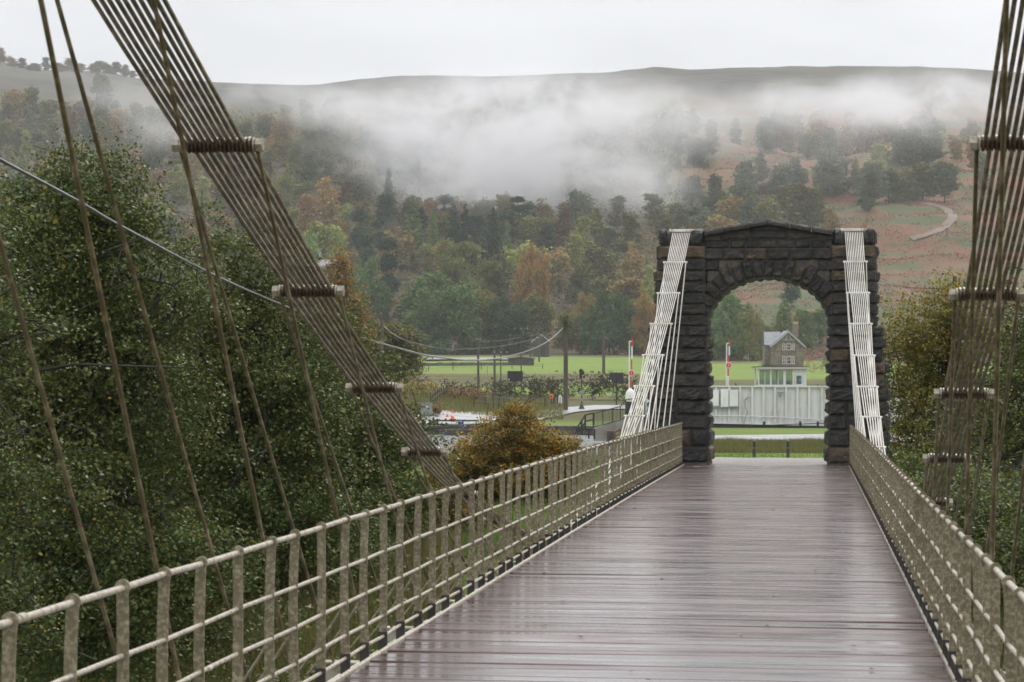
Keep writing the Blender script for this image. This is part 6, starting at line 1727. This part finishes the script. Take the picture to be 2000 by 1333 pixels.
# ---- gorse and field bushes
def bush(px, d, w_, h_, col, label, seed, name='gorse_bush'):
    rng = np.random.default_rng(seed); p = G(px, d); n = 1500
    k = int(5 + w_); bl = [(rng.uniform(-.4, .4) * w_, rng.uniform(-.3, .3) * w_, h_ * rng.uniform(.25, .6), w_ * .22, w_ * .22, h_ * .38) for _ in range(k)]
    P, c = crown_points(bl, 120, 11, .28, rng, .5); P[:, 2] = np.abs(P[:, 2])
    V, Q = leaf_quads(P, .17, rng); o = np_mesh(name, V, Q, M['leaf_far']); o.location = p; o.color = (*(COLS[col] if isinstance(col, str) else col), 1)
    tag(o, label, 'bush', 'bushes at the field edge')
BB = [(800, 283, 5.5, 1.5, 'row of low gorse at the left end of the bright field'), (845, 280, 4.2, 2.4, 'dark gorse bush left of the two close poles'), (900, 276, 4, 1.9, 'gorse bush just left of the left close pole'), (950, 274, 5.5, 2.6, 'dark gorse bush between the two close poles'),
      (990, 268, 3.5, 2.8, 'gorse bush in front of the left black sign back'), (1022, 268, 3.6, 3.4, 'tall gorse behind the left sign post'), (1052, 266, 4, 2.8, 'gorse bush right of the left sign back'), (1085, 264, 5, 2.4, 'gorse bush just left of the ivy-clad pole'),
      (1122, 262, 5.5, 2.8, 'gorse bush behind the traffic signal'), (1160, 262, 6.5, 4.0, 'large brown-green bush between the signal and the right sign back'), (1195, 262, 5, 3.2, 'bush under the right black sign back'), (1222, 258, 5, 2.8, 'bush behind the barrier pedestal'), (1262, 255, 6, 3.6, 'dark bush against the left pier of the arch'),
      (1398, 268, 3.5, 1.6, 'low bush inside the arch beside the left pier')]
for i, (px, d, w_, h_, lb) in enumerate(BB): bush(px, d, w_ * 1.15, h_, [(.040, .055, .022), (.07, .065, .035), (.055, .055, .035)][i % 3], lb, 200 + i)
bush(1602, 470, 6.5, 3.6, 'orange', 'small orange-leaved bush right of the stone house', 230, 'garden_bush')
bush(1622, 468, 5, 3.0, 'mid green', 'small green bush by the right pier beyond the house', 231, 'garden_bush')
bush(1500, 470, 5, 2.0, 'dark green', 'low dark bush in front of the house wing', 232, 'garden_bush')
bush(833, 166, 2.8, 1.0, 'rust-brown', 'low brown scrub behind the grey cabinet', 233, 'bank_scrub')
bush(905, 196, 4.5, 1.4, 'rust-brown', 'brown bracken clump on the canal bank above the guard rail', 234, 'bank_scrub')
bush(812, 196, 5, 1.6, 'ochre', 'tawny grass clump on the bank left of the cabinet', 235, 'bank_scrub')
def boulder():
    p = W(841, 832, 152); mb = MB(); rock(mb, p, Vector((CA, SA, 0)) * .5, (0, 0, .35), (SA, -CA, 0), .2, 5, 7, 6)
    mb.box(p + Vector((.25, .15, .16)), (.45, .3, .3), bev=.08); tag(mb.build('mooring_stone', M['drystone']), 'squat stone block on the lock edge under the cabinet', 'stone')
boulder()
# ================================================================== HAZE AND MIST
def vol_mat(name, dens, col, aniso=.1):
    m = bpy.data.materials.new(name); m.use_nodes = True; t = m.node_tree; t.nodes.clear()
    o = N(t, 'ShaderNodeOutputMaterial'); v = N(t, 'ShaderNodeVolumePrincipled'); t.links.new(v.outputs[0], o.inputs['Volume'])
    v.inputs['Color'].default_value = (*col, 1); v.inputs['Density'].default_value = dens; v.inputs['Anisotropy'].default_value = aniso
    return m, t, v
hm_, t_, v_ = vol_mat('air_haze', .00013, (.93, .95, 1.0))
mb = MB(); mb.box((0, 1500, 180), (4600, 3800, 400)); hz = mb.build('haze', hm_); tag(hz, kind='stuff')

def mist_bank(d, blobs, dens):
    """one closed body of mist; its density follows a set of soft lobes broken up by noise"""
    m, t, v = vol_mat('mist', 1, (.97, .975, 1.0), .15)
    tcn = N(t, 'ShaderNodeTexCoord'); co = tcn.outputs['Object']
    k = d / F; C0 = W(1150, 270, d); acc = None
    # slow warp so the lobes lose their round outline
    wn = N(t, 'ShaderNodeTexNoise'); wn.inputs['Scale'].default_value = .022; wn.inputs['Detail'].default_value = 3; t.links.new(co, wn.inputs['Vector'])
    sb_ = N(t, 'ShaderNodeVectorMath', operation='SUBTRACT'); t.links.new(wn.outputs['Color'], sb_.inputs[0]); sb_.inputs[1].default_value = (.5, .5, .5)
    sc_ = N(t, 'ShaderNodeVectorMath', operation='MULTIPLY'); t.links.new(sb_.outputs[0], sc_.inputs[0]); sc_.inputs[1].default_value = (75, 30, 24)
    ad_ = N(t, 'ShaderNodeVectorMath', operation='ADD'); t.links.new(co, ad_.inputs[0]); t.links.new(sc_.outputs[0], ad_.inputs[1]); wco = ad_.outputs[0]
    for (px, py, rx, ry, st) in blobs:
        cx, cz = (px - 1150) * k, -(py - 270) * k
        a = N(t, 'ShaderNodeVectorMath', operation='SUBTRACT'); t.links.new(wco, a.inputs[0]); a.inputs[1].default_value = (cx, 0, cz)
        b = N(t, 'ShaderNodeVectorMath', operation='DIVIDE'); t.links.new(a.outputs[0], b.inputs[0]); b.inputs[1].default_value = (rx * k, 75, ry * k)
        l = N(t, 'ShaderNodeVectorMath', operation='LENGTH'); t.links.new(b.outputs[0], l.inputs[0])
        mr_ = N(t, 'ShaderNodeMapRange', interpolation_type='SMOOTHSTEP'); t.links.new(l.outputs['Value'], mr_.inputs[0])
        for i_, q in enumerate((0.0, 1.25, st, 0.0)): mr_.inputs[i_ + 1].default_value = q
        if acc is None: acc = mr_.outputs[0]
        else:
            s_ = N(t, 'ShaderNodeMath', operation='ADD'); t.links.new(acc, s_.inputs[0]); t.links.new(mr_.outputs[0], s_.inputs[1]); acc = s_.outputs[0]
    n = noise(t, 1.0, 5, .66, vec=wco, sc3=(.030, .03, .050))
    n2 = maprange(t, n, .42, .59, .02, 2.0)
    mu = N(t, 'ShaderNodeMath', operation='MULTIPLY'); t.links.new(acc, mu.inputs[0]); t.links.new(n2, mu.inputs[1])
    m2 = N(t, 'ShaderNodeMath', operation='MULTIPLY'); t.links.new(mu.outputs[0], m2.inputs[0]); m2.inputs[1].default_value = dens
    t.links.new(m2.outputs[0], v.inputs['Density'])
    mb = MB(); mb.box((0, 0, 0), (2300 * k, 190, 520 * k))
    o = mb.build('mist_bank', m); o.location = C0; o.rotation_euler = (0, 0, YAW)
    tag(o, 'white mist drifting across the wooded hillside, thickest above the middle of the wood', 'mist', kind='stuff')
mist_bank(900, [(980, 270, 330, 125, 1.0), (1170, 355, 170, 75, .9), (930, 350, 220, 70, .8), (790, 215, 220, 46, .5), (1330, 240, 260, 75, .24), (1100, 205, 300, 52, .45),
                (1790, 196, 260, 40, .75), (1620, 212, 190, 44, .36), (1900, 222, 200, 50, .7), (600, 195, 190, 32, .28), (200, 165, 200, 24, .12), (320, 235, 110, 50, .26), (1560, 270, 260, 90, .08)], .032)
for o in bpy.data.objects:
    if 'label' in o and len(o['label'].split()) > 16: print('LONG', len(o['label'].split()), o['label'])
